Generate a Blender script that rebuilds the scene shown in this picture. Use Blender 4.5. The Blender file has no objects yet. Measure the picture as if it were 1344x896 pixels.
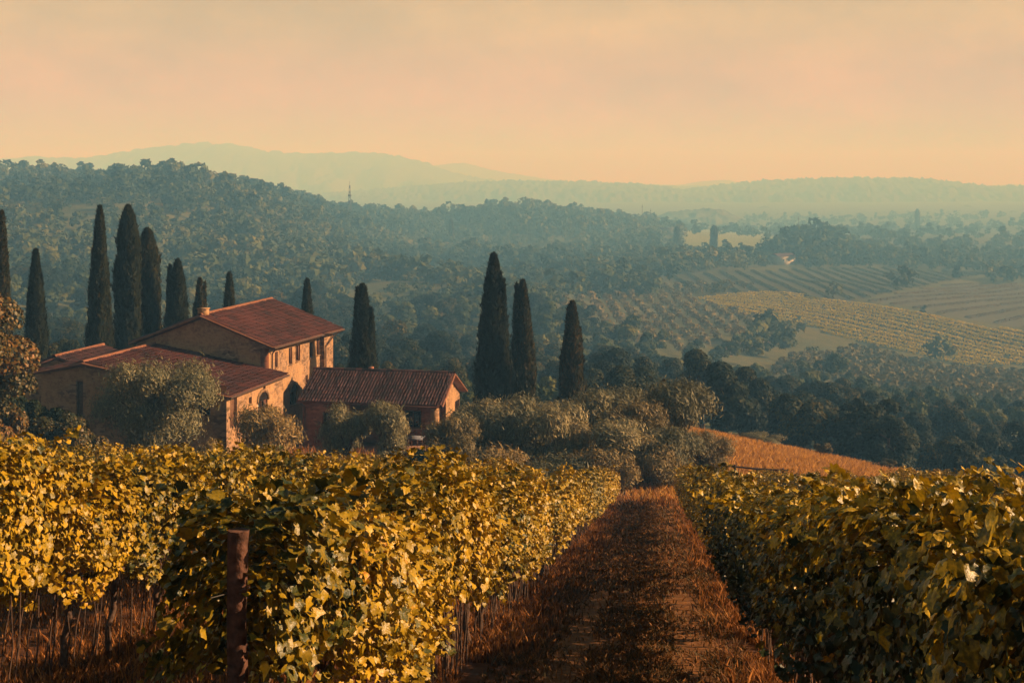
import bpy, math, random
import numpy as np
from math import radians, sin, cos, pi, log, exp
from mathutils import Vector, Matrix
random.seed(7)
RNG = np.random.default_rng(7)
scene = bpy.context.scene
COL = scene.collection

# ------------------------------------------------------------------ camera
F = 1700.0      # focal length in photo pixels (photo is 1344 wide)
HZ = 240.0      # photo row of the true horizon
cam_d = bpy.data.cameras.new('camera')
cam_d.sensor_width = 36.0
cam_d.lens = 36.0 * F / 1344.0
cam_d.shift_y = -(448.0 - HZ) / 1344.0
cam_d.clip_start = 0.1
cam_d.clip_end = 40000.0
cam = bpy.data.objects.new('camera', cam_d)
COL.objects.link(cam)
cam.location = (0, 0, 0)
cam.rotation_euler = (radians(90), 0, 0)
scene.camera = cam

# ------------------------------------------------------------------ light
SUN_EL, SUN_AZ = radians(25.0), radians(4.0)      # azimuth measured from +X towards +Y
sun_dir = Vector((cos(SUN_EL) * cos(SUN_AZ), cos(SUN_EL) * sin(SUN_AZ), sin(SUN_EL)))
sun_d = bpy.data.lights.new('sun', 'SUN')
sun_d.energy = 5.0
sun_d.angle = radians(0.5)
sun_d.color = (1.0, 0.73, 0.49)
sun = bpy.data.objects.new('sun', sun_d)
COL.objects.link(sun)
sun.rotation_euler = (-sun_dir).to_track_quat('-Z', 'Y').to_euler()

world = bpy.data.worlds.new('World')
scene.world = world
world.use_nodes = True
wn, wl = world.node_tree.nodes, world.node_tree.links
wn.clear()
w_out = wn.new('ShaderNodeOutputWorld')
w_bg = wn.new('ShaderNodeBackground')
w_bg.inputs['Strength'].default_value = 0.1
w_sky = wn.new('ShaderNodeTexSky')
w_sky.sky_type = 'NISHITA'
w_sky.sun_disc = False
w_sky.sun_elevation = SUN_EL
w_sky.sun_rotation = pi / 2 - SUN_AZ
w_sky.dust_density = 4.0
w_tc = wn.new('ShaderNodeTexCoord')
w_sep = wn.new('ShaderNodeSeparateXYZ')
w_ramp = wn.new('ShaderNodeValToRGB')
w_ramp.color_ramp.interpolation = 'EASE'
SKY = [(0.0, (0.335, 0.092, 0.018)), (0.05, (0.345, 0.122, 0.024)), (0.13, (0.33, 0.185, 0.032)), (0.21, (0.14, 0.105, 0.055)),
       (0.33, (0.055, 0.06, 0.05)), (0.55, (0.02, 0.03, 0.036)), (1.0, (0.010, 0.018, 0.027))]
els = w_ramp.color_ramp.elements
els[0].position, els[0].color = SKY[0][0], (*SKY[0][1], 1)
els[1].position, els[1].color = SKY[-1][0], (*SKY[-1][1], 1)
for p, c in SKY[1:-1]:
    e = els.new(p)
    e.color = (*c, 1)
w_gain = wn.new('ShaderNodeVectorMath'); w_gain.operation = 'SCALE'
w_gain.inputs['Scale'].default_value = 10.0          # the background strength is 0.1
w_mix = wn.new('ShaderNodeMix'); w_mix.data_type = 'RGBA'
w_mix.inputs[0].default_value = 0.93
# thin streaks of high cloud
w_map = wn.new('ShaderNodeMapping'); w_map.inputs['Scale'].default_value = (6, 6, 15)
w_map.inputs['Rotation'].default_value = (0.12, 0.1, 0.3)
w_noise = wn.new('ShaderNodeTexNoise'); w_noise.inputs['Scale'].default_value = 1.3
w_noise.inputs['Detail'].default_value = 9; w_noise.inputs['Roughness'].default_value = 0.62
w_cr = wn.new('ShaderNodeMapRange')
w_cr.inputs['From Min'].default_value = 0.35; w_cr.inputs['From Max'].default_value = 0.8
w_cr.inputs['To Min'].default_value = 0.88; w_cr.inputs['To Max'].default_value = 1.26
w_cl = wn.new('ShaderNodeVectorMath'); w_cl.operation = 'SCALE'
wl.new(w_tc.outputs['Generated'], w_sep.inputs[0])
wl.new(w_sep.outputs['Z'], w_ramp.inputs['Fac'])
wl.new(w_ramp.outputs['Color'], w_gain.inputs[0])
wl.new(w_sky.outputs['Color'], w_mix.inputs[6])
wl.new(w_gain.outputs[0], w_mix.inputs[7])
wl.new(w_tc.outputs['Generated'], w_map.inputs['Vector'])
wl.new(w_map.outputs[0], w_noise.inputs['Vector'])
wl.new(w_noise.outputs['Fac'], w_cr.inputs['Value'])
wl.new(w_mix.outputs[2], w_cl.inputs[0])
w_n2 = wn.new('ShaderNodeTexNoise'); w_n2.inputs['Scale'].default_value = 70
w_n2.inputs['Detail'].default_value = 6; w_n2.inputs['Roughness'].default_value = 0.7
w_m2 = wn.new('ShaderNodeMapRange')
w_m2.inputs['From Min'].default_value = 0.3; w_m2.inputs['From Max'].default_value = 0.75
w_m2.inputs['To Min'].default_value = 0.95; w_m2.inputs['To Max'].default_value = 1.06
w_pr = wn.new('ShaderNodeMath'); w_pr.operation = 'MULTIPLY'
wl.new(w_tc.outputs['Generated'], w_n2.inputs['Vector'])
wl.new(w_n2.outputs['Fac'], w_m2.inputs['Value'])
wl.new(w_m2.outputs[0], w_pr.inputs[0]); wl.new(w_cr.outputs[0], w_pr.inputs[1])
wl.new(w_pr.outputs[0], w_cl.inputs['Scale'])
wl.new(w_cl.outputs[0], w_bg.inputs['Color'])
wl.new(w_bg.outputs[0], w_out.inputs['Surface'])

scene.view_settings.view_transform = 'Standard'
scene.view_settings.look = 'None'
scene.view_settings.exposure = 1.10
scene.view_settings.gamma = 1.0
scene.view_settings.use_curve_mapping = False
scene.render.engine = 'CYCLES'
scene.cycles.max_bounces = 5
scene.cycles.diffuse_bounces = 2
scene.cycles.glossy_bounces = 1
scene.cycles.transmission_bounces = 3
scene.cycles.volume_bounces = 0
scene.cycles.sample_clamp_indirect = 3.0
scene.cycles.use_denoising = True

# ------------------------------------------------------------------ materials
def new_mat(name):
    m = bpy.data.materials.new(name)
    m.use_nodes = True
    n = m.node_tree.nodes
    n.clear()
    return m, n, m.node_tree.links

def ramp(n, stops, interp='LINEAR'):
    r = n.new('ShaderNodeValToRGB')
    r.color_ramp.interpolation = interp
    e = r.color_ramp.elements
    e[0].position, e[0].color = stops[0][0], (*stops[0][1], 1)
    e[1].position, e[1].color = stops[-1][0], (*stops[-1][1], 1)
    for p, c in stops[1:-1]:
        x = e.new(p); x.color = (*c, 1)
    return r

def leaf_mat(name, stops, trans=0.35, rough=0.5, spec=0.3, patch=0.0, patch_scale=0.2, grain=0):
    """foliage: colour varies by leaf (rnd attribute) and by object, some light comes through"""
    m, n, l = new_mat(name)
    out = n.new('ShaderNodeOutputMaterial')
    at = n.new('ShaderNodeAttribute'); at.attribute_name = 'rnd'
    oi = n.new('ShaderNodeObjectInfo')
    mul = n.new('ShaderNodeMath'); mul.operation = 'MULTIPLY_ADD'
    mul.inputs[1].default_value = 0.62
    l.new(at.outputs['Fac'], mul.inputs[0])
    sc = n.new('ShaderNodeMath'); sc.operation = 'MULTIPLY'; sc.inputs[1].default_value = 0.38
    l.new(oi.outputs['Random'], sc.inputs[0])
    l.new(sc.outputs[0], mul.inputs[2])
    fac = mul.outputs[0]
    if patch:
        g = n.new('ShaderNodeNewGeometry')
        no = n.new('ShaderNodeTexNoise'); no.inputs['Scale'].default_value = patch_scale
        no.inputs['Detail'].default_value = 3
        l.new(g.outputs['Position'], no.inputs['Vector'])
        ad = n.new('ShaderNodeMath'); ad.operation = 'MULTIPLY_ADD'
        ad.inputs[1].default_value = patch; 
        sb = n.new('ShaderNodeMath'); sb.operation = 'SUBTRACT'; sb.inputs[1].default_value = patch * 0.5
        l.new(no.outputs['Fac'], ad.inputs[0]); l.new(fac, ad.inputs[2])
        l.new(ad.outputs[0], sb.inputs[0])
        fac = sb.outputs[0]
    if grain:
        g = n.new('ShaderNodeNewGeometry')
        no = n.new('ShaderNodeTexNoise'); no.inputs['Scale'].default_value = grain
        no.inputs['Detail'].default_value = 2
        l.new(g.outputs['Position'], no.inputs['Vector'])
        ad = n.new('ShaderNodeMath'); ad.operation = 'MULTIPLY_ADD'; ad.inputs[1].default_value = 0.5
        sb = n.new('ShaderNodeMath'); sb.operation = 'SUBTRACT'; sb.inputs[1].default_value = 0.25
        l.new(no.outputs['Fac'], ad.inputs[0]); l.new(fac, ad.inputs[2]); l.new(ad.outputs[0], sb.inputs[0])
        fac = sb.outputs[0]
    r = ramp(n, stops)
    l.new(fac, r.inputs['Fac'])
    b = n.new('ShaderNodeBsdfPrincipled')
    b.inputs['Roughness'].default_value = rough
    b.inputs['Specular IOR Level'].default_value = spec
    if grain:
        bp = n.new('ShaderNodeBump'); bp.inputs['Strength'].default_value = 0.5; bp.inputs['Distance'].default_value = 0.008
        l.new(no.outputs['Fac'], bp.inputs['Height']); l.new(bp.outputs[0], b.inputs['Normal'])
    l.new(r.outputs['Color'], b.inputs['Base Color'])
    t = n.new('ShaderNodeBsdfTranslucent')
    l.new(r.outputs['Color'], t.inputs['Color'])
    mx = n.new('ShaderNodeMixShader'); mx.inputs['Fac'].default_value = trans
    l.new(b.outputs[0], mx.inputs[1]); l.new(t.outputs[0], mx.inputs[2])
    l.new(mx.outputs[0], out.inputs['Surface'])
    return m

def ground_mat(name, stops, scale=0.3, rough=0.95, bump=0.3, detail=8, fine=None, fine_mix=0.5):
    m, n, l = new_mat(name)
    out = n.new('ShaderNodeOutputMaterial')
    g = n.new('ShaderNodeNewGeometry')
    no = n.new('ShaderNodeTexNoise'); no.inputs['Scale'].default_value = scale
    no.inputs['Detail'].default_value = detail; no.inputs['Roughness'].default_value = 0.65
    l.new(g.outputs['Position'], no.inputs['Vector'])
    r = ramp(n, stops)
    h = no.outputs['Fac']
    if fine:
        n2 = n.new('ShaderNodeTexNoise'); n2.inputs['Scale'].default_value = fine
        n2.inputs['Detail'].default_value = 5
        l.new(g.outputs['Position'], n2.inputs['Vector'])
        mx = n.new('ShaderNodeMix'); mx.inputs[0].default_value = fine_mix
        l.new(no.outputs['Fac'], mx.inputs[2]); l.new(n2.outputs['Fac'], mx.inputs[3])
        h = mx.outputs[0]
    l.new(h, r.inputs['Fac'])
    b = n.new('ShaderNodeBsdfPrincipled')
    b.inputs['Roughness'].default_value = rough
    b.inputs['Specular IOR Level'].default_value = 0.1
    l.new(r.outputs['Color'], b.inputs['Base Color'])
    if bump:
        bp = n.new('ShaderNodeBump'); bp.inputs['Strength'].default_value = bump
        bp.inputs['Distance'].default_value = 0.3 / max(scale, 0.02) * 0.1
        l.new(h, bp.inputs['Height']); l.new(bp.outputs[0], b.inputs['Normal'])
    l.new(b.outputs[0], out.inputs['Surface'])
    return m

def plain_mat(name, col, rough=0.7, var=0.25, scale=8.0, metal=0.0, spec=0.3, bump=0.15, obj_var=0.0, rnd_var=0.0):
    m, n, l = new_mat(name)
    out = n.new('ShaderNodeOutputMaterial')
    tc = n.new('ShaderNodeTexCoord')
    no = n.new('ShaderNodeTexNoise'); no.inputs['Scale'].default_value = scale
    no.inputs['Detail'].default_value = 6
    l.new(tc.outputs['Object'], no.inputs['Vector'])
    lo = tuple(c * (1 - var) for c in col); hi = tuple(min(1, c * (1 + var)) for c in col)
    r = ramp(n, [(0.3, lo), (0.7, hi)])
    fac = no.outputs['Fac']
    if rnd_var:
        at = n.new('ShaderNodeAttribute'); at.attribute_name = 'rnd'
        mx = n.new('ShaderNodeMix'); mx.inputs[0].default_value = rnd_var
        l.new(fac, mx.inputs[2]); l.new(at.outputs['Fac'], mx.inputs[3])
        fac = mx.outputs[0]
    l.new(fac, r.inputs['Fac'])
    b = n.new('ShaderNodeBsdfPrincipled')
    b.inputs['Roughness'].default_value = rough
    b.inputs['Metallic'].default_value = metal
    b.inputs['Specular IOR Level'].default_value = spec
    l.new(r.outputs['Color'], b.inputs['Base Color'])
    if bump:
        bp = n.new('ShaderNodeBump'); bp.inputs['Strength'].default_value = bump
        bp.inputs['Distance'].default_value = 0.02
        l.new(no.outputs['Fac'], bp.inputs['Height']); l.new(bp.outputs[0], b.inputs['Normal'])
    l.new(b.outputs[0], out.inputs['Surface'])
    return m

def stucco_mat(name, plaster, stain, brick):
    """old render: blotchy plaster with stains, worn through to brick and rubble in patches"""
    m, n, l = new_mat(name)
    out = n.new('ShaderNodeOutputMaterial')
    tc = n.new('ShaderNodeTexCoord')
    def noise(s, d=6, r=0.6):
        x = n.new('ShaderNodeTexNoise'); x.inputs['Scale'].default_value = s
        x.inputs['Detail'].default_value = d; x.inputs['Roughness'].default_value = r
        l.new(tc.outputs['Object'], x.inputs['Vector']); return x
    n1, n2, n3 = noise(0.9), noise(4.5, 8, 0.7), noise(0.55, 5)
    r1 = ramp(n, [(0.38, stain), (0.5, plaster), (0.62, tuple(min(1, c * 1.18) for c in plaster))])
    mx = n.new('ShaderNodeMix'); mx.inputs[0].default_value = 0.5
    l.new(n1.outputs['Fac'], mx.inputs[2]); l.new(n2.outputs['Fac'], mx.inputs[3])
    l.new(mx.outputs[0], r1.inputs['Fac'])
    # stones and bricks: squashed cells
    mp = n.new('ShaderNodeMapping'); mp.inputs['Scale'].default_value = (3.2, 3.2, 7.0)
    l.new(tc.outputs['Object'], mp.inputs['Vector'])
    vo = n.new('ShaderNodeTexVoronoi'); vo.inputs['Scale'].default_value = 1.0
    l.new(mp.outputs[0], vo.inputs['Vector'])
    hs = n.new('ShaderNodeHueSaturation'); hs.inputs['Color'].default_value = (*brick, 1)
    mr = n.new('ShaderNodeMapRange'); mr.inputs['To Min'].default_value = 0.4; mr.inputs['To Max'].default_value = 1.7
    sp = n.new('ShaderNodeSeparateColor')
    l.new(vo.outputs['Color'], sp.inputs[0]); l.new(sp.outputs[0], mr.inputs['Value'])
    l.new(mr.outputs[0], hs.inputs['Value'])
    k = ramp(n, [(0.47, (0, 0, 0)), (0.58, (0.9, 0.9, 0.9))])
    l.new(n3.outputs['Fac'], k.inputs['Fac'])
    cm = n.new('ShaderNodeMix'); cm.data_type = 'RGBA'
    l.new(k.outputs['Color'], cm.inputs[0])
    l.new(r1.outputs['Color'], cm.inputs[6]); l.new(hs.outputs['Color'], cm.inputs[7])
    b = n.new('ShaderNodeBsdfPrincipled'); b.inputs['Roughness'].default_value = 0.95
    b.inputs['Specular IOR Level'].default_value = 0.1
    l.new(cm.outputs[2], b.inputs['Base Color'])
    bp = n.new('ShaderNodeBump'); bp.inputs['Strength'].default_value = 0.6; bp.inputs['Distance'].default_value = 0.05
    ad = n.new('ShaderNodeMath'); ad.operation = 'MULTIPLY_ADD'; ad.inputs[1].default_value = -0.6
    l.new(vo.outputs['Distance'], ad.inputs[0]); l.new(n2.outputs['Fac'], ad.inputs[2])
    l.new(ad.outputs[0], bp.inputs['Height']); l.new(bp.outputs[0], b.inputs['Normal'])
    l.new(b.outputs[0], out.inputs['Surface'])
    return m

M = {}
M['vine_leaf'] = leaf_mat('vine_leaf', [(0.0, (0.012, 0.024, 0.008)), (0.18, (0.05, 0.055, 0.009)), (0.40, (0.19, 0.130, 0.006)),
                                        (0.75, (0.38, 0.238, 0.008)), (0.93, (0.42, 0.245, 0.010)), (1.0, (0.28, 0.11, 0.010))], trans=0.09, rough=0.42, spec=0.30, grain=60)
M['vine_leaf_green_shade'] = leaf_mat('vine_leaf_green_shade', [(0.0, (0.008, 0.020, 0.009)), (0.45, (0.020, 0.034, 0.010)), (0.66, (0.13, 0.10, 0.010)),
                                        (0.84, (0.45, 0.29, 0.010)), (1.0, (0.40, 0.20, 0.010))], trans=0.14, rough=0.42, spec=0.30, grain=60)  # right rows: greener leaves, with their shade put into the colour
M['bark'] = plain_mat('bark', (0.07, 0.042, 0.03), 0.95, 0.5, 20, bump=0.6)
M['post_wood'] = plain_mat('post_wood', (0.085, 0.038, 0.025), 0.9, 0.6, 22, bump=0.8)
M['wire'] = plain_mat('wire', (0.18, 0.17, 0.16), 0.5, 0.2, 10, metal=0.8)
M['cypress'] = leaf_mat('cypress', [(0.0, (0.005, 0.009, 0.005)), (0.6, (0.020, 0.022, 0.008)), (1.0, (0.10, 0.055, 0.015))], trans=0.1, rough=0.8, spec=0.1)
M['olive'] = leaf_mat('olive', [(0.0, (0.035, 0.042, 0.022)), (0.5, (0.16, 0.15, 0.075)), (0.85, (0.42, 0.33, 0.16)), (1.0, (0.42, 0.26, 0.08))], trans=0.15, rough=0.6, spec=0.3)
M['olive_red'] = leaf_mat('olive_red', [(0.0, (0.04, 0.036, 0.016)), (0.5, (0.17, 0.135, 0.055)), (1.0, (0.42, 0.26, 0.08))], trans=0.15, rough=0.6, spec=0.3)
M['autumn'] = leaf_mat('autumn', [(0.0, (0.010, 0.018, 0.007)), (0.4, (0.04, 0.042, 0.012)), (0.75, (0.15, 0.085, 0.015)), (1.0, (0.34, 0.11, 0.015))], trans=0.15, rough=0.5)
M['broadleaf'] = leaf_mat('broadleaf', [(0.0, (0.004, 0.012, 0.009)), (0.6, (0.016, 0.027, 0.012)), (0.85, (0.075, 0.066, 0.018)), (1.0, (0.15, 0.09, 0.02))], trans=0.2, rough=0.7, spec=0.15)
M['forest'] = leaf_mat('forest', [(0.0, (0.008, 0.02, 0.013)), (0.45, (0.03, 0.046, 0.019)), (0.72, (0.07, 0.085, 0.028)), (1.0, (0.14, 0.13, 0.038))], trans=0.12, rough=0.8, spec=0.1, patch=1.3, patch_scale=0.007)
M['grove'] = leaf_mat('grove', [(0.0, (0.06, 0.07, 0.03)), (0.5, (0.15, 0.13, 0.05)), (1.0, (0.24, 0.17, 0.06))], trans=0.15, rough=0.8, spec=0.1)
M['dry_grass'] = leaf_mat('dry_grass', [(0.0, (0.05, 0.035, 0.014)), (0.3, (0.13, 0.05, 0.018)), (0.6, (0.38, 0.155, 0.042)), (1.0, (0.58, 0.31, 0.09))], trans=0.3, rough=0.7, spec=0.2, patch=0.7, patch_scale=1.6)
M['path_grass'] = leaf_mat('path_grass', [(0.0, (0.03, 0.038, 0.018)), (0.45, (0.11, 0.062, 0.024)), (0.75, (0.27, 0.12, 0.04)), (1.0, (0.48, 0.25, 0.08))], trans=0.2, rough=0.7, spec=0.2, patch=0.9, patch_scale=0.9)
M['meadow_grass'] = leaf_mat('meadow_grass', [(0.0, (0.20, 0.10, 0.026)), (0.5, (0.44, 0.23, 0.055)), (1.0, (0.58, 0.33, 0.09))], trans=0.3, rough=0.8, spec=0.1, patch=0.6, patch_scale=0.25)
M['far_vines'] = leaf_mat('far_vines', [(0.0, (0.34, 0.29, 0.025)), (0.5, (0.56, 0.43, 0.03)), (1.0, (0.66, 0.50, 0.035))], trans=0.2, rough=0.8, spec=0.1)
M['dark_vines'] = leaf_mat('dark_vines', [(0.0, (0.03, 0.05, 0.02)), (1.0, (0.09, 0.09, 0.03))], trans=0.2, rough=0.8, spec=0.1)
M['ground'] = ground_mat('ground', [(0.3, (0.035, 0.045, 0.02)), (0.5, (0.07, 0.075, 0.03)), (0.7, (0.125, 0.105, 0.04))], scale=0.02, fine=0.4, fine_mix=0.4)
M['soil'] = ground_mat('soil', [(0.3, (0.045, 0.022, 0.012)), (0.55, (0.10, 0.042, 0.02)), (0.75, (0.20, 0.085, 0.032))], scale=0.6, fine=9, fine_mix=0.5)
M['path'] = ground_mat('path', [(0.3, (0.06, 0.034, 0.016)), (0.52, (0.17, 0.075, 0.028)), (0.7, (0.34, 0.15, 0.05))], scale=0.5, fine=12, fine_mix=0.5)
M['meadow'] = ground_mat('meadow', [(0.3, (0.19, 0.095, 0.025)), (0.55, (0.36, 0.18, 0.045)), (0.75, (0.46, 0.25, 0.07))], scale=0.15, fine=4, fine_mix=0.5)
M['green_field'] = ground_mat('green_field', [(0.3, (0.12, 0.16, 0.045)), (0.7, (0.2, 0.2, 0.06))], scale=0.02, fine=0.2)
M['yellow_field'] = ground_mat('yellow_field', [(0.3, (0.018, 0.032, 0.018)), (0.7, (0.04, 0.046, 0.022))], scale=0.03, fine=0.4)  # dark green soil, shade between the rows put into its colour
M['plowed_field'] = ground_mat('plowed_field', [(0.3, (0.06, 0.064, 0.042)), (0.7, (0.09, 0.086, 0.054))], scale=0.02, fine=0.25)
M['dark_field'] = ground_mat('dark_field', [(0.3, (0.035, 0.045, 0.025)), (0.7, (0.07, 0.065, 0.035))], scale=0.02, fine=0.3)
M['dirt'] = ground_mat('dirt', [(0.3, (0.075, 0.055, 0.027)), (0.7, (0.15, 0.09, 0.042))], scale=0.05, fine=0.5)
M['ridge'] = ground_mat('ridge', [(0.35, (0.03, 0.04, 0.02)), (0.65, (0.09, 0.09, 0.035))], scale=0.006, fine=0.06, bump=0.5)
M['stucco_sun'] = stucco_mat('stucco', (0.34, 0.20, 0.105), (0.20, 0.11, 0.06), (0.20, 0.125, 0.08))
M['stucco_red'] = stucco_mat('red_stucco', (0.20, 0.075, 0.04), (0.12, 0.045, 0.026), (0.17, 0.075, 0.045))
M['stone'] = stucco_mat('stone', (0.22, 0.15, 0.09), (0.10, 0.06, 0.04), (0.25, 0.14, 0.08))
M['tile'] = plain_mat('terracotta', (0.064, 0.018, 0.014), 0.85, 0.55, 1.3, rnd_var=0.75, bump=0.2)
M['tile_old'] = plain_mat('dark_terracotta', (0.048, 0.018, 0.016), 0.85, 0.65, 1.3, rnd_var=0.75, bump=0.2)
M['tile_ridge'] = plain_mat('ridge_terracotta', (0.20, 0.08, 0.042), 0.85, 0.3, 3, bump=0.2)
M['roof_deck'] = plain_mat('roof_deck', (0.09, 0.035, 0.025), 0.9, 0.3, 3)
M['timber'] = plain_mat('timber', (0.11, 0.05, 0.025), 0.8, 0.4, 9)
M['shutter'] = plain_mat('shutter', (0.075, 0.026, 0.013), 0.7, 0.3, 9)
M['copper'] = plain_mat('copper_gutter', (0.10, 0.06, 0.045), 0.5, 0.3, 6, metal=0.5)
M['plaster_white'] = plain_mat('white_plaster', (0.34, 0.32, 0.28), 0.9, 0.1, 1)
M['concrete'] = plain_mat('concrete', (0.12, 0.12, 0.13), 0.9, 0.2, 1)
M['cloth'] = plain_mat('cloth', (0.16, 0.17, 0.22), 0.9, 0.1, 4)
M['terrace'] = plain_mat('terrace_paving', (0.20, 0.11, 0.07), 0.9, 0.3, 3)

def glass_mat():
    m, n, l = new_mat('window_glass')
    out = n.new('ShaderNodeOutputMaterial')
    b = n.new('ShaderNodeBsdfPrincipled')
    b.inputs['Base Color'].default_value = (0.015, 0.013, 0.012, 1)
    b.inputs['Roughness'].default_value = 0.12
    l.new(b.outputs[0], out.inputs['Surface'])
    return m
M['glass'] = glass_mat()

# ------------------------------------------------------------------ mesh helpers
def mesh(name, V, Fs, mat, rnd=None, smooth=False):
    """V (n,3); Fs one (m,k) array or a list of them; rnd one value per face"""
    V = np.asarray(V, dtype=np.float32).reshape(-1, 3)
    if not isinstance(Fs, list):
        Fs = [Fs]
    Fs = [np.asarray(f, dtype=np.int32) for f in Fs if len(f)]
    me = bpy.data.meshes.new(name)
    nl = sum(f.size for f in Fs); nf = sum(len(f) for f in Fs)
    me.vertices.add(len(V)); me.vertices.foreach_set('co', V.ravel())
    me.loops.add(nl); me.loops.foreach_set('vertex_index', np.concatenate([f.ravel() for f in Fs]))
    me.polygons.add(nf)
    tot = np.concatenate([np.full(len(f), f.shape[1], dtype=np.int32) for f in Fs])
    st = np.concatenate([[0], np.cumsum(tot)[:-1]]).astype(np.int32)
    me.polygons.foreach_set('loop_start', st)
    if smooth:
        me.polygons.foreach_set('use_smooth', np.ones(nf, dtype=bool))
    if rnd is not None:
        a = me.attributes.new('rnd', 'FLOAT', 'FACE')
        a.data.foreach_set('value', np.asarray(rnd, dtype=np.float32))
    me.update(calc_edges=True)
    me.materials.append(mat)
    return me

def link(name, me, parent=None, loc=None, rz=0.0, sc=None, kind=None):
    o = bpy.data.objects.new(name, me)
    COL.objects.link(o)
    if parent is not None:
        o.parent = parent
    if loc is not None:
        o.location = loc
    if rz:
        o.rotation_euler = (0, 0, rz)
    if sc is not None:
        o.scale = (sc, sc, sc) if not hasattr(sc, '__len__') else sc
    if kind:
        o['kind'] = kind
    return o

def tag(o, label, cat, group=None):
    o['label'] = label
    o['category'] = cat
    if group:
        o['group'] = group
    return o

def thing(name, label, cat, loc, rz=0.0, sc=None, group=None):
    return tag(link(name, None, None, loc, rz, sc), label, cat, group)

class MB:
    """collects shapes, builds one mesh"""
    def __init__(s):
        s.V, s.F, s.R, s.n = [], {}, {}, 0
    def add(s, V, F, r=None):
        V = np.asarray(V, float).reshape(-1, 3)
        F = np.asarray(F, int)
        s.V.append(V)
        s.F.setdefault(F.shape[1], []).append(F + s.n)
        rr = np.full(len(F), random.random() if r is None else r) if np.isscalar(r) or r is None else np.asarray(r)
        s.R.setdefault(F.shape[1], []).append(rr)
        s.n += len(V)
        return s
    def box(s, c, size, rot=None, r=None):
        x, y, z = (np.array(size) / 2)
        P = np.array([[i, j, k] for i in (-x, x) for j in (-y, y) for k in (-z, z)])
        if rot is not None:
            P = P @ np.array(rot).T
        P = P + np.array(c)
        return s.add(P, [[0, 1, 3, 2], [4, 6, 7, 5], [0, 4, 5, 1], [2, 3, 7, 6], [0, 2, 6, 4], [1, 5, 7, 3]], r)
    def hexa(s, P, r=None):
        """8 points: bottom 4 in order then top 4 in order"""
        return s.add(P, [[3, 2, 1, 0], [4, 5, 6, 7], [0, 1, 5, 4], [1, 2, 6, 5], [2, 3, 7, 6], [3, 0, 4, 7]], r)
    def tube(s, pts, rad, k=6, r=None, cap=True):
        pts = [np.array(p, float) for p in pts]
        if np.isscalar(rad):
            rad = [rad] * len(pts)
        V, ref = [], np.array([0.31, 0.95, 0.05])
        for i, p in enumerate(pts):
            d = pts[min(i + 1, len(pts) - 1)] - pts[max(i - 1, 0)]
            d = d / (np.linalg.norm(d) + 1e-9)
            a = np.cross(d, ref)
            if np.linalg.norm(a) < 0.1:
                a = np.cross(d, [1, 0, 0])
            a /= np.linalg.norm(a); b = np.cross(d, a)
            for j in range(k):
                t = 2 * pi * j / k
                V.append(p + rad[i] * (cos(t) * a + sin(t) * b))
        Fq = [[i * k + j, i * k + (j + 1) % k, (i + 1) * k + (j + 1) % k, (i + 1) * k + j] for i in range(len(pts) - 1) for j in range(k)]
        s.add(V, Fq, r)
        if cap:
            s.add(V[-k:], [list(range(k))], r)
        return s
    def build(s, name, mat, smooth=False):
        Fs, R = [], []
        for k in s.F:
            Fs.append(np.concatenate(s.F[k])); R.append(np.concatenate(s.R[k]))
        return mesh(name, np.concatenate(s.V), Fs, mat, np.concatenate(R), smooth)

def norm(a):
    return a / (np.linalg.norm(a, axis=-1, keepdims=True) + 1e-9)

def basis(nrm, up):
    """rotation matrices whose columns are side, along, normal; along is UP projected on the leaf plane"""
    nrm = norm(nrm)
    side = norm(np.cross(up, nrm))
    al = np.cross(nrm, side)
    return np.stack([side, al, nrm], axis=2)

def scatter(T, TF, P, R, S):
    """copies template (verts T, faces TF) to points P with rotations R and sizes S (n,) or (n,3)"""
    S = np.asarray(S)
    if S.ndim == 1:
        S = S[:, None]
    L = T[None, :, :] * S[:, None, :]
    V = np.einsum('nij,nkj->nki', R, L) + P[:, None, :]
    k = len(T)
    off = (np.arange(len(P)) * k)[:, None, None]
    Fq = (TF[None] + off).reshape(-1, TF.shape[1])
    return V.reshape(-1, 3), Fq

def vine_leaf_shape(seed, fold=0.18, simple=False):
    """five-lobed leaf about 1 unit wide: centre at the stalk, folded along the middle and drooping at the edge"""
    r = random.Random(seed)
    if simple:
        out = [(0, 0.22), (0.42, 0.3), (0.5, -0.12), (0.0, -0.58), (-0.5, -0.12), (-0.42, 0.3)]
    else:
        out = [(0.0, 0.22), (0.24, 0.42), (0.48, 0.27), (0.45, 0.06), (0.55, -0.16), (0.32, -0.32), (0.0, -0.58),
               (-0.32, -0.32), (-0.55, -0.16), (-0.45, 0.06), (-0.48, 0.27), (-0.24, 0.42)]
    V = [(0, -0.02, 0.0)]
    for x, y in out:
        x *= r.uniform(0.82, 1.16); y *= r.uniform(0.84, 1.14)
        z = fold * abs(x) * 1.5 - 0.28 * max(0, -y) ** 1.5 - r.uniform(0, 0.10)
        V.append((x, y, z))
    n = len(out)
    return np.array(V), np.array([[0, 1 + (i + 1) % n, 1 + i] for i in range(n)])

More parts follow.
